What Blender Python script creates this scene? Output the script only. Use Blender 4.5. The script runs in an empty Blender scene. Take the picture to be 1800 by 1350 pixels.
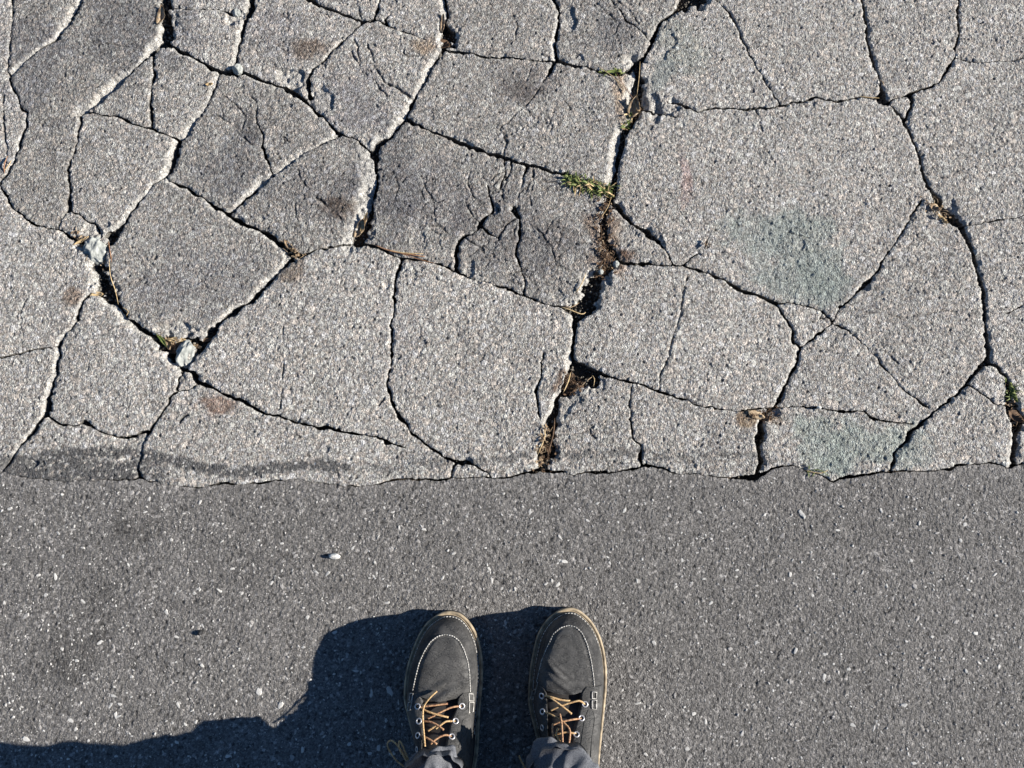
import bpy, math, random
import numpy as np
from mathutils import Vector
R_ = math.radians
random.seed(7)
rng = np.random.default_rng(11)

# ------------------------------------------------------------------ camera, light, exposure
H = 1.2; TILT = R_(9.0); F = 1360.0
SUN_EL = 25.2
scene = bpy.context.scene
cam_d = bpy.data.cameras.new('camera'); cam = bpy.data.objects.new('camera', cam_d)
scene.collection.objects.link(cam); scene.camera = cam
cam.location = (0, 0, H); cam.rotation_euler = (TILT, 0, 0)
cam_d.sensor_width = 36; cam_d.lens = F*36/1800; cam_d.clip_start = .02; cam_d.clip_end = 500
world = bpy.data.worlds.new('World'); scene.world = world; world.use_nodes = True
wn = world.node_tree.nodes; wl = world.node_tree.links; wn.clear()
sky = wn.new('ShaderNodeTexSky'); sky.sky_type = 'NISHITA'; sky.sun_disc = False
sky.sun_elevation = R_(SUN_EL); sky.sun_rotation = R_(90)
sky.dust_density = 0.0; sky.ozone_density = 6.0; sky.air_density = 1.0
bg = wn.new('ShaderNodeBackground'); bg.inputs[1].default_value = .05
wo = wn.new('ShaderNodeOutputWorld'); wl.new(sky.outputs[0], bg.inputs[0]); wl.new(bg.outputs[0], wo.inputs[0])
sd = bpy.data.lights.new('sun', 'SUN'); sd.energy = 5.0; sd.angle = R_(.5); sd.color = (1, .945, .865)
so = bpy.data.objects.new('sun', sd); scene.collection.objects.link(so)
so.rotation_euler = (0, R_(90-SUN_EL), 0); so.location = (5, 0, 3)
scene.view_settings.view_transform = 'Standard'; scene.view_settings.look = 'None'
scene.view_settings.gamma = 1; scene.view_settings.use_curve_mapping = False
scene.view_settings.exposure = 1.0

# ------------------------------------------------------------------ helpers
def P(px, py, z=0.0):
    """ground point (x, y) at height z that stands where the photograph shows it"""
    u = (px-900)/F; v = (675-py)/F
    dy = v*math.cos(TILT)+math.sin(TILT); dz = v*math.sin(TILT)-math.cos(TILT)
    t = (H-z)/(-dz)
    return (u*t, dy*t)
def SC(py): return (P(901, py)[0]-P(900, py)[0])
def link(o, parent=None):
    scene.collection.objects.link(o)
    if parent is not None: o.parent = parent
    return o
def tag(o, label=None, cat=None, group=None, kind=None):
    if label: o['label'] = label
    if cat: o['category'] = cat
    if group: o['group'] = group
    if kind: o['kind'] = kind
    return o
def mesh_np(name, V, quads, mat, parent=None, tone=None, smooth=True, extra_tris=None):
    me = bpy.data.meshes.new(name)
    V = np.ascontiguousarray(V, dtype=np.float32); q = np.ascontiguousarray(quads, dtype=np.int32)
    me.vertices.add(len(V)); me.vertices.foreach_set('co', V.ravel())
    me.loops.add(q.size); me.loops.foreach_set('vertex_index', q.ravel())
    me.polygons.add(len(q)); me.polygons.foreach_set('loop_start', np.arange(0, q.size, 4, dtype=np.int32))
    me.polygons.foreach_set('use_smooth', np.full(len(q), smooth))
    me.update(calc_edges=True)
    if tone is not None:
        a = me.color_attributes.new('tone', 'FLOAT_COLOR', 'POINT')
        c = np.ones((len(V), 4), np.float32); c[:, :3] = tone; a.data.foreach_set('color', c.ravel())
    me.materials.append(mat)
    o = bpy.data.objects.new(name, me); return link(o, parent)
class MB:
    def __init__(s): s.v = []; s.f = []
    def add(s, v, f):
        n = len(s.v); s.v += [tuple(p) for p in v]; s.f += [tuple(i+n for i in q) for q in f]
    def mesh(s, name, mat, smooth=True):
        me = bpy.data.meshes.new(name); me.from_pydata(s.v, [], s.f); me.materials.append(mat)
        if smooth: me.polygons.foreach_set('use_smooth', [True]*len(me.polygons))
        me.update(); return me
    def build(s, name, mat, parent=None, smooth=True):
        return link(bpy.data.objects.new(name, s.mesh(name, mat, smooth)), parent)
def _lat(seed, n=257): return np.random.default_rng(seed).random((n, n))*2-1
_LC = {}
def noise(x, y, sc, seed):
    if seed not in _LC: _LC[seed] = _lat(seed)
    L = _LC[seed]; X = np.asarray(x)/sc+100; Y = np.asarray(y)/sc+100
    i = np.floor(X).astype(int); j = np.floor(Y).astype(int); fx = X-i; fy = Y-j
    fx = fx*fx*(3-2*fx); fy = fy*fy*(3-2*fy); i %= 256; j %= 256
    return (L[j, i]*(1-fx)+L[j, i+1]*fx)*(1-fy)+(L[j+1, i]*(1-fx)+L[j+1, i+1]*fx)*fy
def fbm(x, y, sc, seed, o=3):
    r = 0; a = 1; t = 0
    for k in range(o): r = r+a*noise(x, y, sc/2**k, seed+k); t += a; a *= .55
    return r/t
def vor(x, y, cell, seed):
    """F1, F2 and a random number of the nearest stone"""
    r = np.random.default_rng(seed); N = 512; A = r.random((N, N)); B = r.random((N, N)); C = r.random((N, N))
    X = x/cell+5000; Y = y/cell+5000; i = np.floor(X).astype(int); j = np.floor(Y).astype(int)
    f1 = np.full(X.shape, 9.); f2 = f1.copy(); idr = np.zeros(X.shape)
    for dj in (-1, 0, 1):
        for di in (-1, 0, 1):
            ii = (i+di); jj = (j+dj); a = ii % N; b = jj % N
            d = np.hypot(X-(ii+A[b, a]), Y-(jj+B[b, a])); nr = d < f1
            f2 = np.where(nr, f1, np.minimum(f2, d)); idr = np.where(nr, C[b, a], idr); f1 = np.where(nr, d, f1)
    return f1, f2, idr
def sstep(a, b, x):
    t = np.clip((x-a)/(b-a), 0, 1); return t*t*(3-2*t)

# ------------------------------------------------------------------ materials
def new_mat(name):
    m = bpy.data.materials.new(name); m.use_nodes = True; nt = m.node_tree
    return m, nt, nt.nodes['Principled BSDF']
def stone_mat(name, rough=.85, nz=900., lo=.72, hi=1.28, bump=.35, bdist=.0006, cell=400., vlo=.78, vhi=1.22, spec=.2):
    m, nt, b = new_mat(name); N = nt.nodes; L = nt.links
    at = N.new('ShaderNodeAttribute'); at.attribute_name = 'tone'
    g = N.new('ShaderNodeNewGeometry')
    n = N.new('ShaderNodeTexNoise'); n.inputs['Scale'].default_value = nz; n.inputs['Detail'].default_value = 3
    L.new(g.outputs['Position'], n.inputs['Vector'])
    mr = N.new('ShaderNodeMapRange'); mr.inputs[1].default_value = .3; mr.inputs[2].default_value = .7
    mr.inputs[3].default_value = lo; mr.inputs[4].default_value = hi; L.new(n.outputs[0], mr.inputs[0])
    mx = N.new('ShaderNodeVectorMath'); mx.operation = 'SCALE'
    L.new(at.outputs['Color'], mx.inputs[0]); L.new(mr.outputs[0], mx.inputs['Scale']); L.new(mx.outputs[0], b.inputs['Base Color'])
    v = N.new('ShaderNodeTexVoronoi'); v.inputs['Scale'].default_value = cell; L.new(g.outputs['Position'], v.inputs['Vector'])
    sp = N.new('ShaderNodeSeparateColor'); L.new(v.outputs['Color'], sp.inputs[0])
    m2 = N.new('ShaderNodeMapRange'); m2.inputs[3].default_value = vlo; m2.inputs[4].default_value = vhi; L.new(sp.outputs[0], m2.inputs[0])
    mm = N.new('ShaderNodeMath'); mm.operation = 'MULTIPLY'; L.new(mr.outputs[0], mm.inputs[0]); L.new(m2.outputs[0], mm.inputs[1]); L.new(mm.outputs[0], mx.inputs['Scale'])
    # stones of unequal height, rounded, with fine grit on them
    q1 = N.new('ShaderNodeMath'); q1.operation = 'MULTIPLY_ADD'; q1.inputs[1].default_value = -1.1; L.new(v.outputs['Distance'], q1.inputs[0]); L.new(sp.outputs[1], q1.inputs[2])
    q2 = N.new('ShaderNodeMath'); q2.operation = 'MULTIPLY_ADD'; q2.inputs[1].default_value = .7; L.new(n.outputs[0], q2.inputs[0]); L.new(q1.outputs[0], q2.inputs[2])
    bp = N.new('ShaderNodeBump'); bp.inputs['Strength'].default_value = bump; bp.inputs['Distance'].default_value = bdist
    L.new(q2.outputs[0], bp.inputs['Height']); L.new(bp.outputs[0], b.inputs['Normal'])
    b.inputs['Roughness'].default_value = rough; b.inputs['Specular IOR Level'].default_value = spec
    return m
def simple_mat(name, col, rough=.7, col2=None, sc=300., bump=.2, bd=.0005, spec=.3, detail=4, stretch=None):
    m, nt, b = new_mat(name); N = nt.nodes; L = nt.links
    tc = N.new('ShaderNodeTexCoord'); n = N.new('ShaderNodeTexNoise'); n.inputs['Scale'].default_value = sc; n.inputs['Detail'].default_value = detail
    src = tc.outputs['Object']
    if stretch:
        mp = N.new('ShaderNodeMapping'); mp.inputs['Scale'].default_value = stretch; L.new(src, mp.inputs[0]); src = mp.outputs[0]
    L.new(src, n.inputs['Vector'])
    cr = N.new('ShaderNodeValToRGB'); cr.color_ramp.elements[0].position = .35; cr.color_ramp.elements[1].position = .65
    cr.color_ramp.elements[0].color = (*col, 1); cr.color_ramp.elements[1].color = (*(col2 or col), 1)
    L.new(n.outputs[0], cr.inputs[0]); L.new(cr.outputs[0], b.inputs['Base Color'])
    bp = N.new('ShaderNodeBump'); bp.inputs['Strength'].default_value = bump; bp.inputs['Distance'].default_value = bd
    L.new(n.outputs[0], bp.inputs['Height']); L.new(bp.outputs[0], b.inputs['Normal'])
    b.inputs['Roughness'].default_value = rough; b.inputs['Specular IOR Level'].default_value = spec
    return m
M_old = stone_mat('weathered_asphalt', .9, lo=.70, hi=1.34, bump=1.0, bdist=.0013, cell=430., vlo=.64, vhi=1.36)
M_new = stone_mat('fresh_asphalt', .75, lo=.66, hi=1.36, bump=.9, bdist=.0011, cell=430., vlo=.62, vhi=1.4)
M_soil = stone_mat('soil', .95, nz=500, bump=.8, bdist=.0015)
M_chip = simple_mat('pale_aggregate', (.36, .35, .33), .6, (.64, .625, .59), 180)
M_chip_g = simple_mat('grey_aggregate', (.25, .24, .23), .6, (.40, .38, .36), 250)
M_rock = simple_mat('broken_pale_rock', (.20, .21, .20), .95, (.43, .44, .41), 2.2, .5, .006, detail=10)
M_peb = simple_mat('grey_pebble', (.16, .165, .175), .8, (.30, .30, .30), 300, .4, .001)
M_pebw = simple_mat('white_pebble', (.55, .54, .50), .6, (.75, .74, .70), 300, .3, .001)
M_straw = simple_mat('dry_straw', (.36, .25, .12), .75, (.62, .47, .27), 260, .3)
M_leaf = simple_mat('dry_leaf', (.20, .13, .08), .85, (.52, .40, .26), 180, .4, .001)
M_dark = simple_mat('dark_litter', (.07, .045, .03), .9, (.16, .10, .06), 300, .5)
M_red = simple_mat('pine_needle', (.20, .09, .05), .7, (.38, .22, .12), 300, .3)
M_grass = simple_mat('grass_blade', (.07, .11, .025), .6, (.22, .25, .08), 200, .2)
def leather_mat(name, c0, c1, rough):
    m, nt, b = new_mat(name); N = nt.nodes; L = nt.links; tc = N.new('ShaderNodeTexCoord'); O_ = tc.outputs['Object']
    def nz(sc, det, ro=.6, st=None, rot=None):
        n = N.new('ShaderNodeTexNoise'); n.inputs['Scale'].default_value = sc; n.inputs['Detail'].default_value = det; n.inputs['Roughness'].default_value = ro; src = O_
        if st:
            mp = N.new('ShaderNodeMapping'); mp.inputs['Scale'].default_value = st; mp.inputs['Rotation'].default_value = rot or (0, 0, 0); L.new(src, mp.inputs[0]); src = mp.outputs[0]
        L.new(src, n.inputs['Vector']); return n.outputs[0]
    def ramp(src, p0, p1, a, b_):
        r = N.new('ShaderNodeMapRange'); r.inputs[1].default_value = p0; r.inputs[2].default_value = p1; r.inputs[3].default_value = a; r.inputs[4].default_value = b_; L.new(src, r.inputs[0]); return r.outputs[0]
    def math2(op, x, y):
        k = N.new('ShaderNodeMath'); k.operation = op
        for i, v in enumerate((x, y)):
            if isinstance(v, (int, float)): k.inputs[i].default_value = v
            else: L.new(v, k.inputs[i])
        return k.outputs[0]
    smudge = ramp(nz(34, 10, .7), .36, .66, 0, 1); grain = ramp(nz(700, 3), .3, .7, -.16, .16)
    scr = ramp(nz(90, 3, .5, (1, .12, 1), (0, 0, .9)), .66, .74, 0, .5); scr2 = ramp(nz(110, 3, .5, (1, .1, 1), (0, 0, -.5)), .68, .75, 0, .4)
    f = math2('ADD', math2('ADD', smudge, grain), math2('ADD', scr, scr2))
    mix = N.new('ShaderNodeMix'); mix.data_type = 'RGBA'; L.new(f, mix.inputs[0]); mix.inputs[6].default_value = (*c0, 1); mix.inputs[7].default_value = (*c1, 1); L.new(mix.outputs[2], b.inputs['Base Color'])
    cre = nz(60, 6, .65, (.6, 1.6, 1), (0, 0, .3)); rid = math2('ABSOLUTE', math2('SUBTRACT', cre, .5), 0); vo = N.new('ShaderNodeTexVoronoi'); vo.inputs['Scale'].default_value = 900; L.new(O_, vo.inputs['Vector'])
    hgt = math2('ADD', math2('MULTIPLY', math2('MINIMUM', rid, .06), 9.0), math2('MULTIPLY', vo.outputs['Distance'], .22))
    bp = N.new('ShaderNodeBump'); bp.inputs['Strength'].default_value = .85; bp.inputs['Distance'].default_value = .0014; L.new(hgt, bp.inputs['Height']); L.new(bp.outputs[0], b.inputs['Normal'])
    L.new(ramp(nz(50, 6), .3, .7, rough-.12, rough+.15), b.inputs['Roughness']); b.inputs['Specular IOR Level'].default_value = .32
    return m
M_leather = leather_mat('dark_grey_leather', (.024, .024, .025), (.078, .076, .074), .70)
M_leather2 = leather_mat('smooth_grey_leather', (.033, .033, .033), (.100, .097, .093), .64)
M_sole = simple_mat('black_rubber', (.016, .016, .018), .55, (.03, .03, .032), 200, .2)
M_welt = simple_mat('tan_welt', (.20, .16, .11), .75, (.46, .37, .25), 90, .4, .001)
M_stitch = simple_mat('white_thread', (.24, .23, .21), .8, (.62, .60, .56), 220)
M_stitchd = simple_mat('black_thread', (.02, .02, .02), .7, (.04, .04, .04), 900)
M_lace = simple_mat('tan_lace', (.30, .16, .07), .75, (.64, .47, .25), 520, .5, .0006)
M_lace2 = simple_mat('brown_lace', (.20, .08, .05), .75, (.56, .36, .20), 520, .5, .0006)
M_denim = simple_mat('grey_denim', (.075, .080, .092), .9, (.155, .160, .175), 700, .6, .0006)
M_hole = simple_mat('eyelet_hole', (.01, .01, .01), .9)
m, nt, b = new_mat('steel'); b.inputs['Base Color'].default_value = (.62, .60, .60, 1); b.inputs['Metallic'].default_value = .6; b.inputs['Roughness'].default_value = .35; M_steel = m

# ------------------------------------------------------------------ the crack network, traced (x, y, width), joined into plates
C = []
def cr(w, pts, bev=0, side=None, dep=None): C.append((w, pts, bev, side, dep))
W_ = (-1, 0); NW = (-.7, .7); SW = (-.7, -.7); E_ = (1, 0); S_ = (0, -1); N_ = (0, 1)
cr(2.6, [(20,-30),(20,0),(23,40),(17,83),(13,127),(22,153),(30,167),(35,187),(48,202,3),(45,227,5),(32,257,5),(28,280,7),(17,300,6),(3,317,6),(3,330,6),(13,347,6),(20,363,5),(55,393,6),(83,400,3),(100,403,4),(127,417,6),(140,423,9),(150,432,8)])
cr(1.8, [(22,137),(37,117),(63,90,3),(78,80,2),(95,72,4),(105,60,6),(125,35,7),(143,0,6),(150,-30)], 11, NW)
cr(17, [(291,-30,14),(291,0,17),(293,40,19),(292,72,15),(280,82,8),(268,92,9)], 10, W_)
cr(5, [(268,92,9),(262,98,6),(240,120,5),(215,145,5),(190,168,5),(170,185,4),(152,197,3),(141,200,3)], 14, NW)
cr(5, [(272,86),(282,79),(300,82),(320,92),(345,105,6),(370,120,7),(392,128,8),(405,128,9),(418,128,12),(430,129,6),(467,143,5),(500,153,9),(520,165,12),(547,187,9),(567,207,5),(593,235,4)], 5, SW)
cr(4, [(446,-30,12),(443,0,12),(440,20,11),(430,42,9),(423,67,3),(417,87,3),(413,110,3),(405,127,6)], 7, W_)
cr(1.6, [(300,17),(345,18),(385,17),(405,22,3),(425,30,4)])
cr(5, [(268,95),(272,107,6),(272,125),(268,150),(266,175),(265,200),(267,225,3)])
cr(2.5, [(141,200),(165,196),(180,203),(205,203),(235,218,4),(265,227,4),(290,236),(315,247,5)])
cr(3.2, [(385,128),(383,140),(372,165),(360,190),(350,205),(340,222),(327,242),(316,250,8),(310,265,10),(302,290,9),(298,304,7),(292,311,6)], 9, W_)
cr(3, [(141,200),(143,217,4),(135,245,4),(128,275,3),(120,297,4),(122,325,5),(120,350,6),(122,366,8),(115,375,3),(100,403,3)])
cr(1.8, [(122,366),(150,385),(166,395,4),(172,410,5)])
cr(3, [(292,311,6),(270,325,3),(250,350,3),(232,372,3),(222,390,4),(208,404,10),(197,418,24),(190,430,10)], 6, NW)
cr(5, [(292,310),(305,321),(330,333,5),(355,347,4),(380,365,5),(403,378,8),(425,393,6),(455,403,6),(480,418,9),(500,432,14),(515,448,14)], 8, SW)
cr(3, [(403,378,8),(412,370,8),(430,352,7),(455,330,5),(480,312,5),(510,290,3),(545,265,3),(575,249,3),(597,240,4)], 13, NW)
cr(2.5, [(448,195),(452,215,4),(463,235,4),(462,255,6),(468,280,6),(477,300,5),(480,313,5)])
cr(4, [(525,-12,4),(545,0,8),(560,8,6),(600,25,4),(643,38,6),(660,34,3),(690,50,2),(720,62,2),(748,70,2)])
cr(3.5, [(643,38,6),(620,55,3),(595,78,3),(570,105,3),(550,125,4),(540,140,9),(541,155,10),(545,172,8)], 4, NW)
cr(5, [(593,235),(615,243,5),(640,256,5),(657,268,10)])
cr(5, [(657,268,10),(665,255,8),(687,240,5),(713,207,5),(725,182,7),(740,155,4),(750,140,4),(765,108,6),(779,88,7)], 12, NW)
cr(4, [(784,-30),(783,0,5),(786,20,6),(785,40,10),(787,58,24),(785,72,26),(780,88,9)], 12, W_)
cr(4, [(779,88),(805,90,5),(850,99,4),(900,100,3),(950,107,4),(977,107,6),(1000,113,5),(1030,117,4),(1055,127,7),(1080,131,8),(1100,128,10),(1122,112,12)], 3, N_)
cr(6, [(713,209,6),(735,219,5),(760,230,6),(800,247,6),(827,260,8),(853,266,6),(887,278,7),(910,285,6),(953,296,6),(993,305,7),(1013,313,9),(1040,323,10),(1076,337,12)], 3, N_)
cr(4, [(972,-30),(975,0,4),(983,20,4),(980,50,6),(977,80,6),(978,107,6)], 12, W_)
cr(6, [(1122,112,14),(1133,100,6),(1146,78,5),(1150,58,4),(1163,37,5),(1185,22,5),(1200,8,12),(1212,0,30),(1222,-8,30),(1215,-30,20)], 3, NW)
cr(9, [(1122,112,16),(1122,140,22),(1120,168,22),(1128,190,16),(1118,205,20),(1105,225,14),(1095,245,10),(1088,275,8),(1082,310,8),(1078,335,14),(1073,355,18)], 16, W_)
cr(5, [(1128,190,10),(1150,196,8),(1170,200,5),(1190,205,3)])
cr(3, [(1172,178,3),(1190,182,4),(1205,188,5),(1225,197,4),(1260,189,3),(1310,191,3),(1350,190,4),(1368,186,5),(1400,180,4),(1440,172,5),(1465,178,4),(1500,174,3),(1530,170,5),(1550,172,12)])
cr(2.6, [(1240,-22),(1257,0),(1283,25,3),(1300,60),(1323,107,3),(1347,147,3),(1360,163,6),(1370,185,4)])
cr(6, [(1512,-30),(1515,0),(1523,45),(1527,80),(1535,105),(1545,130),(1549,155,9),(1553,172,12),(1570,190,6),(1590,210,6),(1600,235),(1613,260),(1620,290),(1632,330,7),(1650,352,12),(1668,378,16),(1688,398,12),(1700,420,6),(1712,450,6),(1720,480),(1730,510),(1732,545),(1733,575),(1735,600,7),(1737,636,7)])
cr(5, [(1686,-30),(1685,0),(1685,60,4),(1680,85,5),(1680,103,5),(1666,122,10),(1655,140,4),(1640,150,3),(1620,156,8),(1602,166,9),(1603,185,4),(1593,210,5)])
cr(2, [(1563,179),(1580,172),(1600,166)])
cr(2, [(1682,103,3),(1720,108),(1760,107),(1800,103,3),(1830,100)])
cr(2.2, [(1690,398),(1720,393),(1745,388,3),(1770,385),(1800,380),(1830,376)])
cr(3, [(1620,352,4),(1605,375),(1590,400,4),(1577,425),(1560,445),(1548,468,4),(1535,487),(1520,502,9),(1505,515,4),(1490,530,4),(1475,541,6)])
cr(5, [(1073,355,18),(1095,375,12),(1115,395,10),(1140,412,9),(1160,427,6),(1175,448,4),(1184,466,5)])
cr(9, [(1073,355,18),(1062,385,8),(1060,402,12),(1064,425,14),(1075,445,18),(1090,460,12),(1115,463,7),(1150,466,4),(1184,467,5),(1210,468,4),(1240,478,6),(1270,490,6),(1300,510,7),(1335,520,5),(1363,533,8)])
cr(3.5, [(1363,533),(1380,557,4),(1393,580),(1397,600),(1407,612,5),(1403,637,4),(1393,657,6),(1383,677,6),(1370,703,8),(1360,718,8),(1345,728,8),(1337,748,10),(1336,780,14),(1334,815,11),(1333,838,6)], 5, W_)
cr(3, [(1407,612),(1420,602),(1440,586),(1463,569)])
cr(2.5, [(1363,533),(1390,531),(1430,540,3),(1447,545),(1460,558,5),(1465,568,5),(1490,580,3),(1510,595,4),(1535,622,4),(1560,650),(1590,685),(1612,700,3),(1632,716)])
cr(3.5, [(1475,541),(1471,556),(1465,568)])
cr(2, [(1460,558),(1443,560),(1448,545)])
cr(5, [(1737,636,9),(1720,650),(1700,676),(1680,697,5),(1660,712,5),(1640,727,5),(1625,742,6),(1605,757,7),(1597,775,8),(1577,790,5),(1571,808,5),(1562,830,4)])
cr(7, [(1737,636),(1758,650,7),(1768,662,5),(1773,690,14),(1778,720,22),(1789,742,22),(1784,770,9),(1782,800,12),(1780,822,8)], 5, W_)
cr(2.2, [(1700,676),(1715,685),(1735,700,4),(1750,712,2),(1772,716)])
cr(3, [(1366,716),(1400,717,2),(1420,716),(1440,717,4),(1480,722,3),(1520,722,4),(1533,735,5),(1560,742,2),(1608,744,2)])
cr(5, [(1008,633,8),(1030,648,8),(1055,657,7),(1075,663,5),(1095,667,4),(1127,677,4),(1160,690,4),(1200,702,3),(1235,714,4),(1263,720,3),(1297,723,2),(1330,717,3),(1362,716,5)])
cr(1.6, [(1208,488),(1197,540),(1190,573),(1180,600),(1170,637),(1160,663,2.4),(1157,689)])
cr(2.6, [(1113,672),(1105,707),(1110,747,3),(1113,770,4),(1127,787,3),(1125,808,5),(1126,826,4)])
cr(8, [(1085,462,10),(1062,478,14),(1048,495,26),(1037,515,34),(1025,535,30),(1015,555,16),(1010,580,10),(1008,605,7),(1006,635,6),(1004,655,14),(1000,675,26),(992,690,16),(980,702,7),(972,735,12),(966,765,20),(960,795,28),(955,812,28),(953,830,20)], 10, W_)
cr(20, [(1006,665,20),(1025,668,26),(1042,672,24),(1052,673,10)])
cr(4.4, [(707,457,7),(697,480,5),(692,520,6),(694,532,5),(688,573),(687,620),(687,650),(682,672,4),(688,703),(700,730),(727,763),(757,790,5),(780,803,4),(800,811,5),(815,813,10),(835,818,3),(862,836,3)])
cr(3, [(803,812),(797,820,4),(794,842,4)])
cr(5, [(515,450,14),(530,449,8),(560,438,4),(600,430,4),(625,426,6),(643,430,8),(680,442,7),(707,454,8),(747,457,4),(773,465,4),(813,483,5),(840,493,2),(887,505,3),(920,518,4),(957,533,4),(1000,543,8),(1020,547,12)])
cr(5, [(657,270,10),(661,285,8),(662,300,7),(663,327,6),(656,353,7),(651,377,12),(641,400,24),(632,415,24),(622,426,14)], 25, W_, .27)
cr(7, [(513,452,16),(493,477,7),(473,497,9),(443,527,10),(420,543,8),(390,563,9),(377,580,12),(357,603,18),(340,630,14),(322,652,9)], 7, NW)
cr(14, [(150,432,12),(163,428,22),(172,440,44),(176,458,36),(178,480,14),(184,505,40),(190,518,30),(203,530,9),(227,560,6),(247,577,6),(265,588,7),(283,600,20),(300,608,34),(312,625,34),(322,645,18),(321,655,6)], 13, SW)
cr(22, [(300,606,22),(325,604,22),(345,604,22)])
cr(5, [(175,518,16),(160,517,8),(150,524,6),(137,547,5),(133,567,4),(113,590,5),(104,610,7),(103,633,7),(97,663,6),(87,697,6),(82,722,14),(78,733,10),(63,750,6),(37,783,5),(20,810,4),(7,828,3),(-20,850,3)], 6, W_)
cr(2, [(-30,632),(0,627),(25,622),(50,617),(85,611),(103,609)])
cr(4, [(85,730,10),(97,742,5),(110,748,4),(130,748),(148,742,7),(175,757,5),(200,767,6),(222,770,4),(245,761),(260,759,6)])
cr(3.4, [(322,655,5),(314,668),(313,688),(303,694),(290,720),(275,740),(260,762,5),(251,785),(247,805,4),(242,825,5),(246,842,4)])
cr(2, [(313,688),(330,685),(347,677)])
cr(8, [(326,650,6),(338,655,8),(348,672,9),(360,678,10),(375,683,6),(400,697,5),(430,705,5),(450,720,4),(470,728,3),(495,732,5),(520,743,5),(550,750,3),(572,753,7),(590,757,6),(610,760,2),(640,765,2),(665,767,3),(680,777,6),(710,788,3)], 3, S_)
cr(4, [(808,482,5),(801,468,6),(801,450,6),(805,430,7),(815,415,6),(838,405,4),(845,395,8),(855,380,4),(866,370,5),(864,350,4),(857,327,3)])
cr(3.5, [(845,396,7),(856,408,5),(876,420,2)])
cr(2.6, [(845,395),(835,382),(820,362,2),(815,350,1)])
cr(3, [(887,283),(888,305),(880,332,2),(886,350,1)])
cr(2.6, [(900,283,4),(898,300),(890,316,1)])
cr(2.6, [(925,291,4),(922,310,3),(916,330,1)])
cr(4, [(905,366,9),(912,385,5),(915,405,5),(908,430,5),(908,448,4),(915,470,4),(923,490,4),(922,515,2)])
cr(3, [(953,622,2),(953,657,5),(943,690,6),(945,710,3),(948,733,2)])
cr(4, [(977,108,6),(965,128,5),(960,138,1)])
cr(2, [(1060,-20),(1085,12),(1100,35,3),(1130,57,3),(1146,72,2)])
cr(2.2, [(668,-20),(668,5,3),(662,20,4),(656,36,3)])
cr(3, [(688,25,1),(676,33,4),(682,45,2)])
cr(2, [(1767,551),(1785,545),(1800,535),(1830,525)])
cr(2, [(1200,467),(1212,455),(1228,446)])
EDGE = [(-900,838),(-300,838),(0,830,0),(60,842,1),(130,845,0),(205,843,2),(245,842,3),(300,853,1),(350,857,3),(390,850,5),(420,852,1),(480,845,4),(510,842,1),(560,850,1),(630,856,2),(700,843,3),(780,843,4),(850,838,2),(885,841,6),(920,832,3),(950,826,8),(1010,834,2),(1040,830,5),(1090,829,3),(1135,818,6),(1200,832,2),(1280,840,2),(1330,838,7),(1365,822,5),(1395,818,2),(1430,832,2),(1465,846,5),(1515,834,6),(1570,828,2),(1640,830,2),(1690,818,5),(1740,814,3),(1780,822,2),(1800,813,3),(2100,815),(2700,820)]
cr(1.5, EDGE[2:-2])
HAIR = []   # fine lines that score the surface without going through
def hr(pts, w=1.6, d=2.2): HAIR.append((w*1.1, pts, d*1.3))
hr([(5,167),(3,200),(8,233),(10,267),(13,283)], 2.2, 3)
hr([(147,70),(200,78),(240,83),(260,92)], 1.5)
hr([(360,205),(385,203),(400,215),(425,240),(440,253),(455,255)], 1.8, 2.4); hr([(395,170),(415,185),(430,205),(425,232)], 1.6)
hr([(452,200),(452,180),(440,168)], 1.4); hr([(478,210),(492,235),(510,250)], 1.2)
hr([(523,298),(532,320),(555,345),(575,362),(600,385)], 2, 3); hr([(515,345),(521,362),(518,385)], 1.2)
hr([(500,565),(498,600),(498,650),(493,705),(492,720)], 1.4)
hr([(647,80),(658,115),(675,145),(700,157),(722,172)], 2.4, 3.5); hr([(617,90),(636,125),(662,148),(682,170)], 1.9, 3); hr([(632,110),(630,90),(622,70)], 1.2)
hr([(965,130),(950,150),(930,180),(900,205),(880,225),(867,252)], 1.7, 2.6); hr([(934,118),(925,142)], 1.8); hr([(920,225),(912,245)], 1.4)
hr([(1085,0),(1110,22),(1125,45),(1145,60)], 1.8); hr([(1050,5),(1065,20),(1090,42)], 1.4)
hr([(827,270),(825,300),(823,320),(832,343),(845,360)], 1.9, 3); hr([(935,300),(937,325),(930,345),(935,360)], 1.8, 3)
hr([(860,320),(875,305),(885,300)], 1.4); hr([(876,420),(882,432)], 1.8); hr([(940,398),(955,412),(970,440),(975,460)], 2, 3)
hr([(815,415),(830,425),(850,440)], 1.6); hr([(840,435),(860,450),(855,470)], 1.5); hr([(910,380),(890,395),(875,418)], 2, 3); hr([(760,380),(770,395),(790,410)], 1.3)
hr([(880,230),(890,250),(885,275)], 1.3); hr([(690,300),(700,330),(695,350)], 1); hr([(740,315),(760,345),(765,380)], 1.1)
hr([(1165,770),(1168,785),(1175,793)], 1.6); hr([(1035,752),(1040,765),(1048,770)], 1.6); hr([(1560,620),(1580,640)], 1.5)
hr([(1490,545),(1540,550),(1600,560),(1660,545),(1730,555)], 1.3, 1.6); hr([(1385,405),(1420,420)], 1); hr([(1330,190),(1340,230)], 1)
hr([(315,743),(325,733),(332,730)], 3, 4); hr([(675,700),(665,712)], 2); hr([(40,1090-500),(30,560),(45,530)], .8)
hr([(640,38),(630,20),(628,0)], 1.8); hr([(900,20),(910,45),(905,70)], 1); hr([(700,90),(715,100),(735,100)], 1.2)
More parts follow.
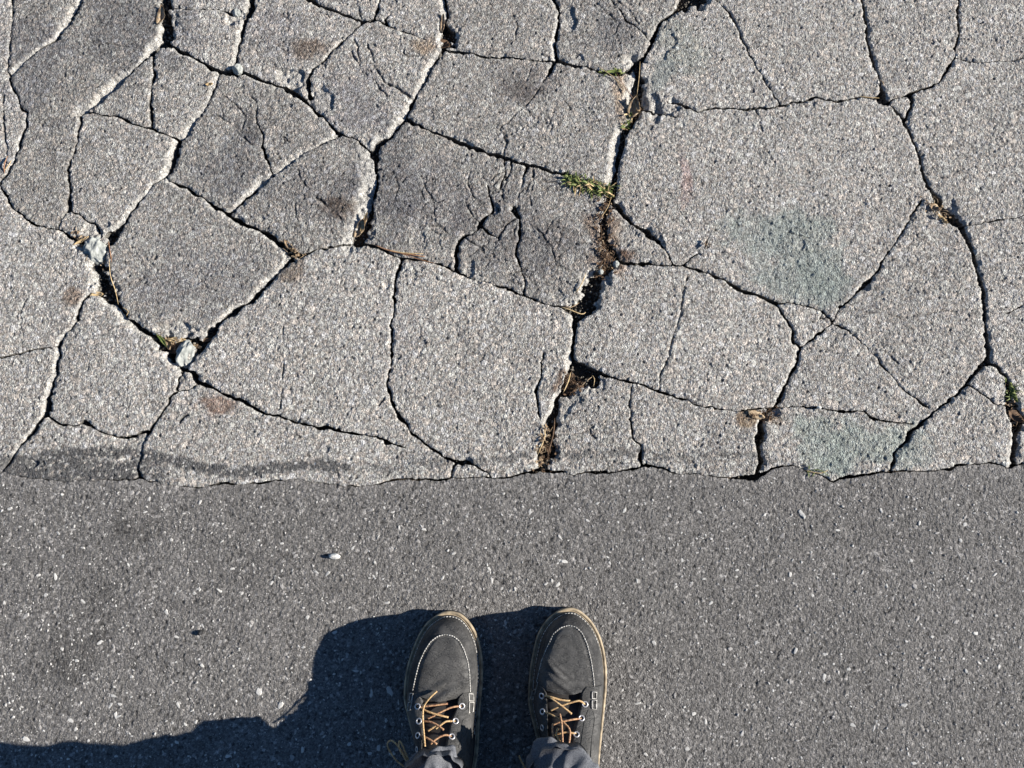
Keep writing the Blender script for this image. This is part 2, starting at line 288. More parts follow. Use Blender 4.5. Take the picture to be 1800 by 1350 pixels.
for k in range(44):      # crazing in the worn plates
    x0 = rng.uniform(740, 1010); y0 = rng.uniform(300, 500)
    a = rng.uniform(0, 6.28); pts = [(x0, y0)]
    for q in range(3):
        a += rng.normal(0, .7); pts.append((pts[-1][0]+14*math.cos(a), pts[-1][1]+14*math.sin(a)))
    hr(pts, 1.2, 1.7)
for k in range(34):
    x0 = rng.choice([420, 480, 650, 930, 1080, 580]); y0 = {420: 240, 480: 60, 650: 130, 930: 200, 1080: 60, 580: 360}[int(x0)]
    x0 += rng.normal(0, 35); y0 += rng.normal(0, 30); a = rng.uniform(.5, 1.6); pts = [(x0, y0)]
    for q in range(3):
        a += rng.normal(0, .6); pts.append((pts[-1][0]+13*math.cos(a), pts[-1][1]+13*math.sin(a)))
    hr(pts, .9, 1.3)
# broken ledges: x, y, rx, ry, depth mm
SPALL = [(512,140,26,16,7),(1000,27,13,24,5),(1015,100,12,9,4),(1140,170,22,30,6),(1120,160,16,30,8),(1000,650,12,14,5),(1050,488,26,14,7),
 (1170,190,18,12,5),(910,372,10,12,5),(868,366,9,12,5),(305,578,34,13,6),(360,585,28,12,6),(172,405,26,14,7),(185,395,20,10,4),(817,812,10,8,5),(677,773,9,7,4),
 (1523,504,7,7,6),(420,27,22,20,8),(560,180,16,22,5),(645,250,12,10,4),(985,700,30,44,4),(980,520,10,10,3),(680,500,6,10,2),(1455,555,14,12,3),(1650,372,22,26,6),(1345,728,20,12,7),
 (835,490,40,8,3),(650,410,12,18,3),(840,440,30,22,1.5),(930,440,26,30,1.5),(1110,425,40,26,3),(1410,430,8,12,2),(1345,470,60,18,1.5),(1160,80,24,40,3),(60,815,14,10,4),(1385,822,22,6,4),(1125,812,10,8,4),(460,385,18,9,4),(240,50,6,6,0),(825,475,12,18,4),(735,425,10,18,2)]
# stains: x, y, rx, ry, (r,g,b multiplier), strength
ST = [(1400,440,110,100,(.74,.82,.80),.8),(1440,500,60,45,(.74,.83,.80),.8),(1340,400,70,40,(.80,.87,.85),.5),(1500,775,110,60,(.80,.90,.86),.9),(1450,800,60,40,(.82,.91,.87),.8),(1200,75,50,55,(.80,.85,.83),.6),(1600,790,50,40,(.84,.91,.88),.6),(1165,120,30,40,(.6,.66,.66),.7),
 (375,712,40,22,(.72,.60,.55),.9),(545,88,35,25,(.62,.55,.5),.8),(598,362,35,28,(.55,.5,.47),.9),(512,480,28,24,(.62,.57,.53),.8),(125,520,22,26,(.68,.6,.55),.8),(745,85,30,22,(.85,.74,.64),.8),(1095,165,26,45,(1.05,.9,.76),.8),(1060,420,40,90,(.80,.68,.60),.75),(1325,735,40,14,(.75,.62,.5),.9),(1085,455,36,16,(.6,.5,.45),.8),(1000,670,30,22,(.5,.4,.35),.8),
 (225,60,130,80,(.72,.73,.76),.9),(60,120,60,120,(.75,.76,.8),.8),(400,290,75,70,(.74,.75,.78),.85),(480,60,90,60,(.85,.85,.88),.7),(680,300,70,120,(.74,.75,.78),.85),(760,350,110,80,(.82,.82,.85),.7),(870,400,110,80,(.76,.76,.78),.8),(950,440,70,60,(.70,.70,.72),.8),(930,150,60,40,(.74,.73,.74),.7),(620,180,70,60,(.78,.78,.82),.7),(350,480,120,80,(.86,.87,.90),.7),(560,340,90,60,(.76,.76,.78),.7),(1080,60,60,50,(.76,.77,.80),.8),(700,600,40,80,(.9,.9,.92),.5),
 (1205,310,12,50,(1.1,.8,.8),.4),(440,225,30,40,(.6,.6,.62),.7),(910,160,40,20,(.6,.58,.58),.7),(300,520,60,40,(.9,.9,.92),.5),(1440,640,80,60,(.95,.95,.95),.4)]
TAR = [[(0,824),(40,815),(90,800),(150,794),(230,796),(300,806),(350,822),(420,832),(480,822),(560,815),(610,822)], [(730,812),(790,815),(860,812),(935,800)], [(975,798),(1030,802),(1100,795),(1180,803),(1260,800),(1330,800)], [(640,820),(700,830)]]

def w2(pts): return [(*P(p[0], p[1]), p[1]) for p in pts]
def warp(X, Y):
    wx = X+.0021*noise(X, Y, .013, 31)+.0011*noise(X, Y, .0048, 32); wy = Y+.0021*noise(X, Y, .013, 33)+.0011*noise(X, Y, .0048, 34)
    return wx, wy
EW = np.array([P(p[0], p[1]) for p in EDGE])
def edge_y(wx): return np.interp(wx, EW[:, 0], EW[:, 1])
def segwin(A, B, pad, x0, y0, st, nx, ny):
    i0 = max(0, int((min(A[0], B[0])-pad-x0)/st)); i1 = min(nx, int((max(A[0], B[0])+pad-x0)/st)+2)
    j0 = max(0, int((min(A[1], B[1])-pad-y0)/st)); j1 = min(ny, int((max(A[1], B[1])+pad-y0)/st)+2)
    return (slice(j0, j1), slice(i0, i1)) if i1 > i0 and j1 > j0 else None
def segd(wx, wy, A, B):
    dx, dy = B[0]-A[0], B[1]-A[1]; L2 = dx*dx+dy*dy+1e-12
    t = np.clip(((wx-A[0])*dx+(wy-A[1])*dy)/L2, 0, 1); ox = wx-(A[0]+t*dx); oy = wy-(A[1]+t*dy)
    return np.hypot(ox, oy), ox, oy, t

def crack_fields(X, Y, x0, y0, st, cracks, hair):
    ny, nx = X.shape; wx, wy = warp(X, Y)
    G = np.full(X.shape, 1.); D = np.full(X.shape, 1.); VX = np.zeros(X.shape); VY = np.zeros(X.shape); DROP = np.zeros(X.shape); DUST = np.zeros(X.shape); HR = np.zeros(X.shape)
    wn_ = np.clip(.92+.38*noise(X, Y, .006, 41)+.45*noise(X, Y, .022, 42), .12, 2); rb = np.clip(1+.6*noise(X, Y, .016, 43)+.5*noise(X, Y, .006, 44), .2, 2.4)
    rl = np.clip(.95+.8*noise(X, Y, .045, 46), .35, 1.6)
    for (w, pts, bev, side, dep) in cracks:
        for a, b in zip(pts[:-1], pts[1:]):
            A = P(a[0], a[1]); B = P(b[0], b[1]); s = SC((a[1]+b[1])/2)
            wa = (a[2] if len(a) > 2 else w)*s/2; wb = (b[2] if len(b) > 2 else w)*s/2
            sl = segwin(A, B, .034, x0, y0, st, nx, ny)
            if sl is None: continue
            d, ox, oy, t = segd(wx[sl], wy[sl], A, B); hw = (wa+(wb-wa)*t)*wn_[sl]; g = d-hw
            m = g < G[sl]
            G[sl] = np.where(m, g, G[sl]); VX[sl] = np.where(m, -ox, VX[sl]); VY[sl] = np.where(m, -oy, VY[sl]); D[sl] = np.minimum(D[sl], d)
            Rr = (.0026+.5*hw)*rb[sl]; Rr = np.maximum(Rr, .001)
            r = Rr*np.clip(1-g/Rr, 0, 1)**2*.55
            du = np.clip(1-g/(Rr*.8+.001), 0, 1)*np.clip(hw/.004, 0.05, 1)*.55
            if bev:
                bw = bev*s*(rb[sl]*.30+.6)*rl[sl]*(1.25 if dep else 1); dn = np.maximum(d, 1e-5); k = np.clip((ox*side[0]+oy*side[1])/dn*2.0, 0, 1)
                q = sstep(0, 1, 1-g/bw)*k; r = np.maximum(r, bw*(dep or .50)*q); du = np.maximum(du, np.clip(q*1.6, 0, 1))
            DROP[sl] = np.maximum(DROP[sl], r); DUST[sl] = np.maximum(DUST[sl], du)
    gate = np.clip(.72+1.1*noise(X, Y, .012, 45), .25, 1)
    for (w, pts, dpt) in hair:
        for a, b in zip(pts[:-1], pts[1:]):
            A = P(a[0], a[1]); B = P(b[0], b[1]); s = SC((a[1]+b[1])/2)
            sl = segwin(A, B, .006, x0, y0, st, nx, ny)
            if sl is None: continue
            d, ox, oy, t = segd(wx[sl], wy[sl], A, B); hw = (w*s*.55+.0003)*np.clip(wn_[sl], .3, 2)
            HR[sl] = np.maximum(HR[sl], dpt*.001*np.exp(-(d/hw)**2)*gate[sl])
    return G, D, VX, VY, DROP, DUST, HR, wx, wy

def label_cc(solid):
    ny, nx = solid.shape; lab = np.zeros((ny, nx), np.int32); par = [0]
    def find(a):
        while par[a] != a: par[a] = par[par[a]]; a = par[a]
        return a
    prev = []
    for j in range(ny):
        r = solid[j]; dd = np.diff(np.concatenate(([0], r.astype(np.int8), [0]))); s = np.where(dd == 1)[0]; e = np.where(dd == -1)[0]
        cur = []; p = 0
        for a, b in zip(s, e):
            l = 0
            while p < len(prev) and prev[p][1] <= a: p += 1
            q = p
            while q < len(prev) and prev[q][0] < b:
                f = find(prev[q][2])
                if l == 0: l = f
                elif f != l: par[f] = l
                q += 1
            if l == 0: par.append(len(par)); l = len(par)-1
            cur.append((a, b, l)); lab[j, a:b] = l
        prev = cur
    m = np.array([find(i) for i in range(len(par))]); return m[lab]

def blob(X, Y, x, y, rx, ry, seed, rough=.55):
    A = P(x, y); s = SC(y); ax = (X-A[0])/(rx*s); ay = (Y-A[1])/(ry*s)
    return 1-np.sqrt(ax*ax+ay*ay)+rough*fbm(X, Y, .03, seed, 3)

def old_tone(X, Y, f1, f2, idr, big):
    gap = sstep(.02, .22, f2-f1)                       # 0 between stones
    st = idr; lum = np.where(st < .12, .16, np.where(st < .38, .27, np.where(st < .8, .345, .45)))
    pink = ((st*977) % 1); t = np.stack([lum*(1+.07*(pink > .7)), lum*(1-.015*(pink > .7)), lum*(.915-.05*(pink > .7)+.05*(pink < .25))], -1)
    bind = np.array([.165, .155, .15]); t = bind*(1-gap[..., None])+t*gap[..., None]
    t = t*(1+.10*big)[..., None]*np.array([1.11, 1.085, 1.085])
    return t

def slab_mesh(name, lab_q, k, X, Y, Z, T, st, mat, parent, depth, GV, solidv, wallT):
    js, is_ = np.where(lab_q == k); j0, j1, i0, i1 = js.min(), js.max()+1, is_.min(), is_.max()+1
    q = (lab_q[j0:j1, i0:i1] == k); h, w = q.shape
    used = np.zeros((h+1, w+1), bool); used[:-1, :-1] |= q; used[1:, :-1] |= q; used[:-1, 1:] |= q; used[1:, 1:] |= q
    idx = -np.ones((h+1, w+1), np.int64); idx[used] = np.arange(used.sum())
    J, I = np.where(q); quads = np.stack([idx[J, I], idx[J, I+1], idx[J+1, I+1], idx[J+1, I]], 1)
    x = X[j0:j1+1, i0:i1+1][used]; y = Y[j0:j1+1, i0:i1+1][used]; z = Z[j0:j1+1, i0:i1+1][used]; t = T[j0:j1+1, i0:i1+1][used]
    pq = np.pad(q, 1)
    # boundary edges, quad on the left
    E = []
    c = pq[1:-1, 1:-1]
    J, I = np.where(q & ~pq[:-2, 1:-1]); E.append(np.stack([idx[J, I], idx[J, I+1]], 1))
    J, I = np.where(q & ~pq[2:, 1:-1]); E.append(np.stack([idx[J+1, I+1], idx[J+1, I]], 1))
    J, I = np.where(q & ~pq[1:-1, :-2]); E.append(np.stack([idx[J+1, I], idx[J, I]], 1))
    J, I = np.where(q & ~pq[1:-1, 2:]); E.append(np.stack([idx[J, I+1], idx[J+1, I+1]], 1))
    E = np.concatenate(E); bv = np.unique(E); mp = -np.ones(len(x), np.int64); mp[bv] = np.arange(len(bv))
    # snap the boundary to the crack's edge
    g, vx, vy = GV
    g = g[j0:j1+1, i0:i1+1][used][bv]; vx = vx[j0:j1+1, i0:i1+1][used][bv]; vy = vy[j0:j1+1, i0:i1+1][used][bv]
    n = np.hypot(vx, vy)+1e-9; mv = np.clip(g, 0, st*1.5)*(g < st*2.2); x = x.copy(); y = y.copy(); z = z.copy()
    x[bv] += vx/n*mv; y[bv] += vy/n*mv; z[bv] -= .0006
    V0 = np.stack([x, y, z], 1); bx, by, bz = x[bv], y[bv], z[bv]; nb = len(bv)
    r1 = np.stack([bx, by, bz], 1)
    j1x = .0012*noise(bx, by, .003, 51); j1y = .0012*noise(bx, by, .003, 52)
    r2 = np.stack([bx-vx/n*.0008+j1x, by-vy/n*.0008+j1y, np.minimum(bz-.006, -.007)], 1)
    r3 = np.stack([bx-vx/n*.0004-j1x, by-vy/n*.0004-j1y, np.minimum(bz-.014, -.017)], 1)
    r4 = np.stack([bx, by, np.full(nb, -depth)], 1)
    base = len(x); rings = [base+i*nb for i in range(4)]; Q = [quads]
    a = mp[E[:, 0]]; b = mp[E[:, 1]]
    for i in range(3): Q.append(np.stack([rings[i+1]+a, rings[i+1]+b, rings[i]+b, rings[i]+a], 1))
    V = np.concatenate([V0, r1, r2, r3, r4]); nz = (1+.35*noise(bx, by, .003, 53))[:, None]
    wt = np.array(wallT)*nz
    Tn = np.concatenate([t, wt, wt*.95, wt*.8, wt*.6])  # walls darken with depth: crack shade put into the vertex tone
    o = mesh_np(name, V, np.concatenate(Q), mat, parent, Tn)
    return o

# ------------------------------------------------------------------ the old cracked pavement
GS = .00138
def make_old():
    x0, x1, y0, y1 = -.905, .905, .015, .885
    nx = int((x1-x0)/GS); ny = int((y1-y0)/GS); X, Y = np.meshgrid(x0+np.arange(nx)*GS, y0+np.arange(ny)*GS)
    G, D, VX, VY, DROP, DUST, HR, wx, wy = crack_fields(X, Y, x0, y0, GS, C, HAIR)
    below = wy < edge_y(wx); solid = (G > 0) & ~below
    lab = label_cc((G > 0) & (D > GS*.85) & ~below)
    ids, cn = np.unique(lab, return_counts=True)
    for i, c in zip(ids, cn):
        if i and c < 150: lab[lab == i] = 0
    for it in range(40):                                # grow plates into the barrier
        z = (lab == 0) & solid
        if not z.any(): break
        p = np.pad(lab, 1); ch = 0
        for sl in (p[1:-1, :-2], p[1:-1, 2:], p[:-2, 1:-1], p[2:, 1:-1]):
            f = z & (lab == 0) & (sl > 0); lab = np.where(f, sl, lab); ch += f.sum()
        if ch == 0: break
    lab[~solid] = 0
    # surface relief: exposed aggregate
    big = fbm(X, Y, .12, 61, 3)
    nzx = X+.0006*noise(X, Y, .002, 62); nzy = Y+.0006*noise(X, Y, .002, 63)
    f1, f2, idr = vor(nzx, nzy, .0034, 5); g1, g2, idg = vor(nzx, nzy, .0075, 6)
    use = idg > .90; f1 = np.where(use, g1, f1); f2 = np.where(use, g2, f2); idr = np.where(use, .25+idg*.72-.05, idr)
    dome = np.clip(1-(f1/.75)**2, 0, 1)
    patch = np.clip(.9+.45*fbm(X, Y, .05, 71, 2), .45, 1.3)
    Z = patch*(.0007*dome+.0011*((idr*37) % 1))+.0004*noise(X, Y, .0022, 64)
    miss = ((idr*91) % 1 > .986); Z = np.where(miss, Z-.0013*dome-.0006, Z)
    Z += .0012*fbm(X, Y, .25, 66, 2)+.0008*noise(X, Y, .03, 67)
    T = old_tone(X, Y, f1, f2, idr, big)
    T = np.where(miss[..., None], T*.55, T)
    # large stains and weathered patches
    for n_, (sx, sy, rx, ry, c, s) in enumerate(ST):
        m = np.minimum(sstep(-.05, .55, blob(X, Y, sx, sy, rx, ry, 80+n_ % 7, .8))*s*1.35, 1.1)*(.85+.3*((idr*29) % 1))
        T = T*(1+m[..., None]*(np.array(c)-1)*1.0)
        if c[1] > c[0]*1.08:                            # lichen-grey patches: the stones are washed out
            m2 = np.clip(m*.8-.12+.25*fbm(X, Y, .01, 92, 3), 0, .45); av = T.mean((0, 1)); T = T*(1-m2[..., None])+(np.array([.258, .266, .254])*(.8+.5*dome+.35*fbm(X, Y, .006, 90, 2))[..., None])*m2[..., None]
            Z -= .0007*m*(.5+.8*noise(X, Y, .008, 91))
    sc_ = np.zeros(X.shape)
    for n_, (sx, sy, rx, ry, dp) in enumerate(SPALL):
        m = sstep(.12, .38, blob(X, Y, sx, sy, rx*1.1, ry*1.1, 120+n_ % 9, 1.15)); Z -= m*dp*.0007*(1+.3*noise(X, Y, .007, 99)); sc_ = np.maximum(sc_, m*min(1, dp/6))
    Z -= .0008*sc_*fbm(X, Y, .009, 100, 3)
    DUST = np.clip(np.maximum(DUST, sc_*.5)*(1+.55*fbm(X, Y, .012, 101, 3)), 0, 1); Z -= .0008*DUST*noise(X, Y, .0055, 103)+.0003*DUST*noise(X, Y, .0026, 104)
    dustc = np.array([.46, .445, .41])*(.92+.3*fbm(X, Y, .005, 102, 3))[..., None]
    T = T*(1-.88*DUST[..., None])+dustc*.88*DUST[..., None]
    Z = Z-DROP-HR; T = T*(1-np.clip(HR/.0026, 0, 1)*.62)[..., None]
    # tar smeared on by the new paving
    tm = np.zeros(X.shape)
    for tl in TAR:
        for a, b in zip(tl[:-1], tl[1:]):
            A, B = P(*a), P(*b); d = segd(wx, wy, A, B)[0]*1; tm = np.maximum(tm, np.clip(1.30-d/.0105+.5*fbm(X, Y, .012, 105, 3), 0, 1)*(1 if tl is TAR[0] else .55))
    lw = sstep(-.10, .02, -(X+.57))*sstep(-.004, .006, -(wy-edge_y(wx)-.030+.012*noise(X, Y, .05, 106))); tm = np.maximum(tm, lw*(.85+.3*noise(X, Y, .01, 107)))
    tm = sstep(.22, .80, tm+.25*(((idr*53) % 1)-.5)); tm *= np.where((idr*71) % 1 > .82, .1, 1)
    T = T*(1-tm[..., None]*.84)+np.array([.058, .058, .060])*tm[..., None]*.84; Z += .0008*tm-.0004*tm*dome
    # plates sit at slightly different heights and tilts
    ids = [i for i in np.unique(lab) if i]; r = np.random.default_rng(3); tone_of = {}
    for (px, py), v in (((400,290),.70),((500,180),.84),((700,330),.72),((900,450),.76),((900,170),.86),((640,170),.84),((225,50),.74),((60,150),.78),((500,70),.84),((1080,50),.80),((350,470),.87),((520,340),.82),((870,40),.86),((200,250),.92),((320,180),.93),((230,170),.86),((1120,420),.86),((1050,760),.93),((720,50),.95)):
        gx, gy = P(px, py); tone_of[int(lab[int((gy-y0)/GS), int((gx-x0)/GS)])] = v
    off = np.zeros(X.shape); tmul = np.ones(X.shape)
    for i in ids:
        m = lab == i; n = m.sum(); cx, cy = X[m].mean(), Y[m].mean(); sp = min(1, .06/math.sqrt(n*GS*GS))*.012
        off[m] = r.uniform(-.0016, .0012)+(X[m]-cx)*r.normal(0, sp)+(Y[m]-cy)*r.normal(0, sp); tmul[m] = tone_of.get(int(i), r.uniform(.97, 1.07))*r.uniform(.985, 1.015)
    near = sstep(.03, .0, Y-edge_y(X)); off *= 1-.7*near
    Z += off; T *= (1+(tmul-1)*(1-np.clip(DUST*1.2, 0, 1)))[..., None]
    lq = np.where((lab[:-1, :-1] == lab[1:, :-1]) & (lab[:-1, :-1] == lab[:-1, 1:]) & (lab[:-1, :-1] == lab[1:, 1:]), lab[:-1, :-1], 0)
    return X, Y, Z, T, lq, G, VX, VY, ids

def outer_pave():
    """the same pavement going on outside the photograph, coarser"""
    st = .0075; x0, x1, y0, y1 = -2.0, 2.0, .03, 2.4
    X, Y = np.meshgrid(np.arange(x0, x1, st), np.arange(y0, y1, st)); wx = X+.03*fbm(X, Y, .12, 201, 4); wy = Y+.03*fbm(X, Y, .12, 202, 4)
    f1, f2, idr = vor(wx, wy, .24, 9); e = (f2-f1)*.24; Z = .0012*fbm(X, Y, .02, 203, 2)+.0002+.002*(idr-.5)-.012*np.clip(1.35-e/.0046, 0, 1)
    big = fbm(X, Y, .12, 61, 3); lum = .222*(.92+.2*((idr*13) % 1))*(1+.12*big)*(1+.12*noise(X, Y, .012, 204)); T = np.stack([lum*1.13, lum*1.08, lum*1.02], -1)*(1-.7*np.clip(1.35-e/.0046, 0, 1))[..., None]
    inn = (X > -.905+.004) & (X < .905-.004) & (Y < .885-.004)
    ins = inn[:-1, :-1] & inn[1:, 1:] & inn[1:, :-1] & inn[:-1, 1:]
    ny, nx = X.shape; idx = np.arange(ny*nx).reshape(ny, nx); q = ~ins; J, I = np.where(q)
    quads = np.stack([idx[J, I], idx[J, I+1], idx[J+1, I+1], idx[J+1, I]], 1)
    Z = np.where(inn, Z-.006, Z); Y2 = np.where(Y < .045, np.minimum(Y, .06), Y)
    return mesh_np('cracked_pavement', np.stack([X, Y2, Z], -1).reshape(-1, 3), quads, M_old, None, T.reshape(-1, 3))
pav = outer_pave(); tag(pav, kind='structure')
X, Y, Z, T, lq, G, VX, VY, ids = make_old()
nsl = 0
for k in ids:
    n = (lq == k).sum()
    if n < 60: continue
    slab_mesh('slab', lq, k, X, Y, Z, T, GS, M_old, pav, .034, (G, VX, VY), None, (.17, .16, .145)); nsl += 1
print('slabs', nsl)
def old_z(x, y):
    i = int(round((x-X[0, 0])/GS)); j = int(round((y-Y[0, 0])/GS)); i = min(max(i, 0), X.shape[1]-1); j = min(max(j, 0), X.shape[0]-1)
    return float(Z[j, i]) if G[j, i] > 0 else -.016
# the crack bottoms
st = .0032; sx, sy = np.meshgrid(np.arange(-.915, .916, st), np.arange(-.01, .90, st))
szz = -.0215+.006*fbm(sx, sy, .03, 301, 2)+.0025*noise(sx, sy, .006, 302); s1 = .06*(1+.5*fbm(sx, sy, .012, 303, 3))
ny, nx = sx.shape; idx = np.arange(ny*nx).reshape(ny, nx)
soil = mesh_np('soil', np.stack([sx, sy, szz], -1).reshape(-1, 3), np.stack([idx[:-1, :-1], idx[:-1, 1:], idx[1:, 1:], idx[1:, :-1]], -1).reshape(-1, 4), M_soil, None, np.stack([s1*1.15, s1*.9, s1*.7], -1).reshape(-1, 3))
tag(soil, kind='structure')

# ------------------------------------------------------------------ the newer asphalt road
RS = .0015
rx0, rx1, ry0, ry1 = -.86, .86, -.42, .075
nx = int((rx1-rx0)/RS); ny = int((ry1-ry0)/RS); RX, RY = np.meshgrid(rx0+np.arange(nx)*RS, ry0+np.arange(ny)*RS)
def road_fields(X, Y):
    nzx = X+.0005*noise(X, Y, .002, 401); nzy = Y+.0005*noise(X, Y, .002, 402)
    f1, f2, idr = vor(nzx, nzy, .0038, 15); dome = np.clip(1-(f1/.7)**2, 0, 1)
    Z = .0008*dome*(.4+((idr*37) % 1))+.0006*((idr*17) % 1)+.0003*noise(X, Y, .0021, 403)
    miss = (idr*91) % 1 > .95; Z = np.where(miss, Z-.0011*dome, Z)
    Z += .0012*fbm(X, Y, .2, 404, 2)+.0004*noise(X, Y, .02, 405)-.0022
    big = fbm(X, Y, .18, 406, 3); lum = .143*(1+.10*big)*(.80+.40*idr)
    lum = np.where((idr*53) % 1 > .94, lum*1.9, lum); lum = np.where(miss, lum*.5, lum)
    fine = noise(X, Y, .0018, 407); lum = lum*(1+.22*fine)
    T = np.stack([lum*1.04, lum*.99, lum*.94], -1)
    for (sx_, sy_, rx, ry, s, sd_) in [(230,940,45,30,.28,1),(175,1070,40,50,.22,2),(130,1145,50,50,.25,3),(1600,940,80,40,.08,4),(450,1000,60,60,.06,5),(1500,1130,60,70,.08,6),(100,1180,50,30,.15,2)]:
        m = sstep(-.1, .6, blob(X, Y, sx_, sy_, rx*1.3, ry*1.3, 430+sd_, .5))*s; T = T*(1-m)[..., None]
    return Z, T
RZ, RT = road_fields(RX, RY)
G2, D2, VX2, VY2, DR2, DU2, H2, wx2, wy2 = crack_fields(RX, RY, rx0, ry0, RS, [C[-1]] if False else [c for c in C if c[1] == EDGE[2:-2]], [])
dE = edge_y(wx2)-wy2; sol = (dE > 0) & (G2 > 0)
RZ = RZ-DR2*.35; e1 = sstep(.03, .0, dE); RZ += e1*.0012+e1*sstep(-.45, -.62, RX)*.0012
RT = RT*(1+.16*e1*(1+fbm(RX, RY, .02, 440, 2)))[..., None]
lq2 = (sol[:-1, :-1] & sol[1:, :-1] & sol[:-1, 1:] & sol[1:, 1:]).astype(int)
st = .02; ox, oy = np.meshgrid(np.arange(-2.0, 2.01, st), np.arange(-2.0, .081, st)); inn = (ox > rx0+.002) & (ox < rx1-.002) & (oy > ry0+.002)
oz = np.where(inn, -.009, -.0022+.001*fbm(ox, oy, .2, 404, 2)); lum = .143*(1+.10*fbm(ox, oy, .18, 406, 3)); ny, nx = ox.shape; idx = np.arange(ny*nx).reshape(ny, nx)
ins = inn[:-1, :-1] & inn[1:, 1:] & inn[1:, :-1] & inn[:-1, 1:]; J, I = np.where(~ins)
road = mesh_np('road', np.stack([ox, oy, oz], -1).reshape(-1, 3), np.stack([idx[J, I], idx[J, I+1], idx[J+1, I+1], idx[J+1, I]], 1), M_new, None, np.stack([lum*1.04, lum*.985, lum*.94], -1).reshape(-1, 3))
tag(road, kind='structure')
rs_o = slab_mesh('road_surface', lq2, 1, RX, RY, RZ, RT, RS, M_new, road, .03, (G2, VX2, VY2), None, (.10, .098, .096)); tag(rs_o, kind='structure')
def road_z(x, y):
    i = int(round((x-rx0)/RS)); j = int(round((y-ry0)/RS)); return float(RZ[j, i]) if 0 <= j < RZ.shape[0] and 0 <= i < RZ.shape[1] else -.0016
# far ground
g = MB(); O = 60; a = 1.98
g.add([(-O, -O, -.006), (O, -O, -.006), (O, -a, -.006), (-O, -a, -.006), (-O, 2.38, -.006), (O, 2.38, -.006), (O, O, -.006), (-O, O, -.006), (-a, -a, -.006), (-a, 2.38, -.006), (a, -a, -.006), (a, 2.38, -.006)],
      [(0, 1, 2, 3), (4, 5, 6, 7), (3, 8, 9, 4), (10, 2, 5, 11)])
tag(g.build('ground', simple_mat('far_asphalt', (.17, .165, .16), .9, (.26, .255, .25), 200, .6, .002), None, False), kind='structure')

# pale stones set in the road
def chip_mesh(name, seed, mat, n=8):
    r = random.Random(seed); v = []; f = []; el = r.uniform(.6, .95)
    rad = [r.uniform(.62, 1.1) for _ in range(n)]
    for k in range(n):
        a = 2*math.pi*k/n+r.uniform(-.2, .2); v.append((rad[k]*math.cos(a), rad[k]*el*math.sin(a), -.4))
    for k in range(n): v.append((v[k][0]*.80, v[k][1]*.80, .14+r.uniform(-.06, .06)))
    v.append((r.uniform(-.15, .15), r.uniform(-.15, .15), .22))
    for k in range(n):
        q = (k+1) % n; f += [(k, q, n+q, n+k), (n+k, n+q, 2*n)]
    b = MB(); b.add(v, f); return b
chips = [(chip_mesh('stone', s, None), s) for s in range(7)]
cm = [c.mesh('stone', M_chip if s < 5 else M_chip_g, False) for c, s in chips]
for m_ in cm: m_.name = 'stone'
big = [(1410,903,9),(1098,897,8),(97,1015,8),(1017,1112,8),(455,1215,8),(588,1112,6),(685,1215,9),(653,1218,7),(1050,885,6),(932,900,6),(1550,897,5),(820,908,5),(495,955,6),(620,963,5),(797,973,5),(575,1008,6),(408,1000,5),(225,993,5),(110,978,5),(145,963,5),(155,1200,5),(7,992,6),(80,1045,5),(78,1047,4),(1033,915,5),(1590,1240,6),(1500,1275,7),(1305,1290,5),(1220,1255,6),(1450,1190,6),(1330,1130,5),(1700,1180,6),(1750,1010,6),(1640,1120,5),(1150,1130,5),(1120,1020,6),(1200,985,5),(1250,1060,5),(300,950,5),(385,1038,5),(490,1016,4),(350,1036,5),(340,1043,4),(175,1130,6),(310,1120,5),(355,1170,5),(193,1240,6),(210,1238,5),(45,1300,6),(343,1270,4),(230,1190,4),(130,925,4),(455,950,4),(555,1005,5),(680,1060,5),(540,1085,5),(860,1000,5),(905,1035,5),(985,945,5),(650,1325,6),(400,1330,5),(310,1305,5),(905,1110,5),(868,1160,4),(610,1150,6),(625,1180,5),(905,1260,5),(860,1300,4),(565,1290,5),(700,1235,4),(1110,1190,5),(1085,1060,5),(1345,905,5),(1390,1010,5),(1560,1030,6),(1690,950,5),(1230,900,5),(745,930,5),(690,900,4),(255,900,5),(60,905,4)]
rr = random.Random(5)
while len(big) < 280: big.append((rr.uniform(5, 1795), rr.uniform(865, 1345), rr.choice([3, 3.4, 4, 4.4, 5, 5.6, 6.4])))
first = {}
for i, (px, py, r) in enumerate(big):
    if any(abs(px-q[0]) < 70 and py > 1085 for q in ((785, 0), (1000, 0))): continue
    x, y = P(px, py); s = r*.00086*.95
    o = bpy.data.objects.new('stone', cm[rr.randrange(7) if i > 60 else rr.randrange(5)]); link(o, road)
    o.location = (x, y, road_z(x, y)+.0001); o.scale = (s*rr.uniform(.9, 1.5), s*rr.uniform(.6, 1.1), min(s, .003)); o.rotation_euler = (rr.uniform(-.12, .12), rr.uniform(-.12, .12), rr.uniform(0, 6.28))
b1 = MB()
for i in range(9500):
    x = rr.uniform(-1, 1); y = rr.uniform(-.55, .045); s = .00075*rr.choice([.8, .9, 1, 1.1, 1.3, 1.7, 2.2]); c = chips[rr.randrange(7)][0]; a = rr.uniform(0, 6.28)
    if y > edge_y(x)-.012: continue
    ca, sa = math.cos(a)*s, math.sin(a)*s; z = road_z(x, y)
    b1.add([(x+p[0]*ca-p[1]*sa, y+p[0]*sa+p[1]*ca, z+p[2]*s*1.2+.0002) for p in c.v], c.f)
tag(b1.build('fine_aggregate', M_chip_g, road, False), kind='stuff')
b1 = MB()
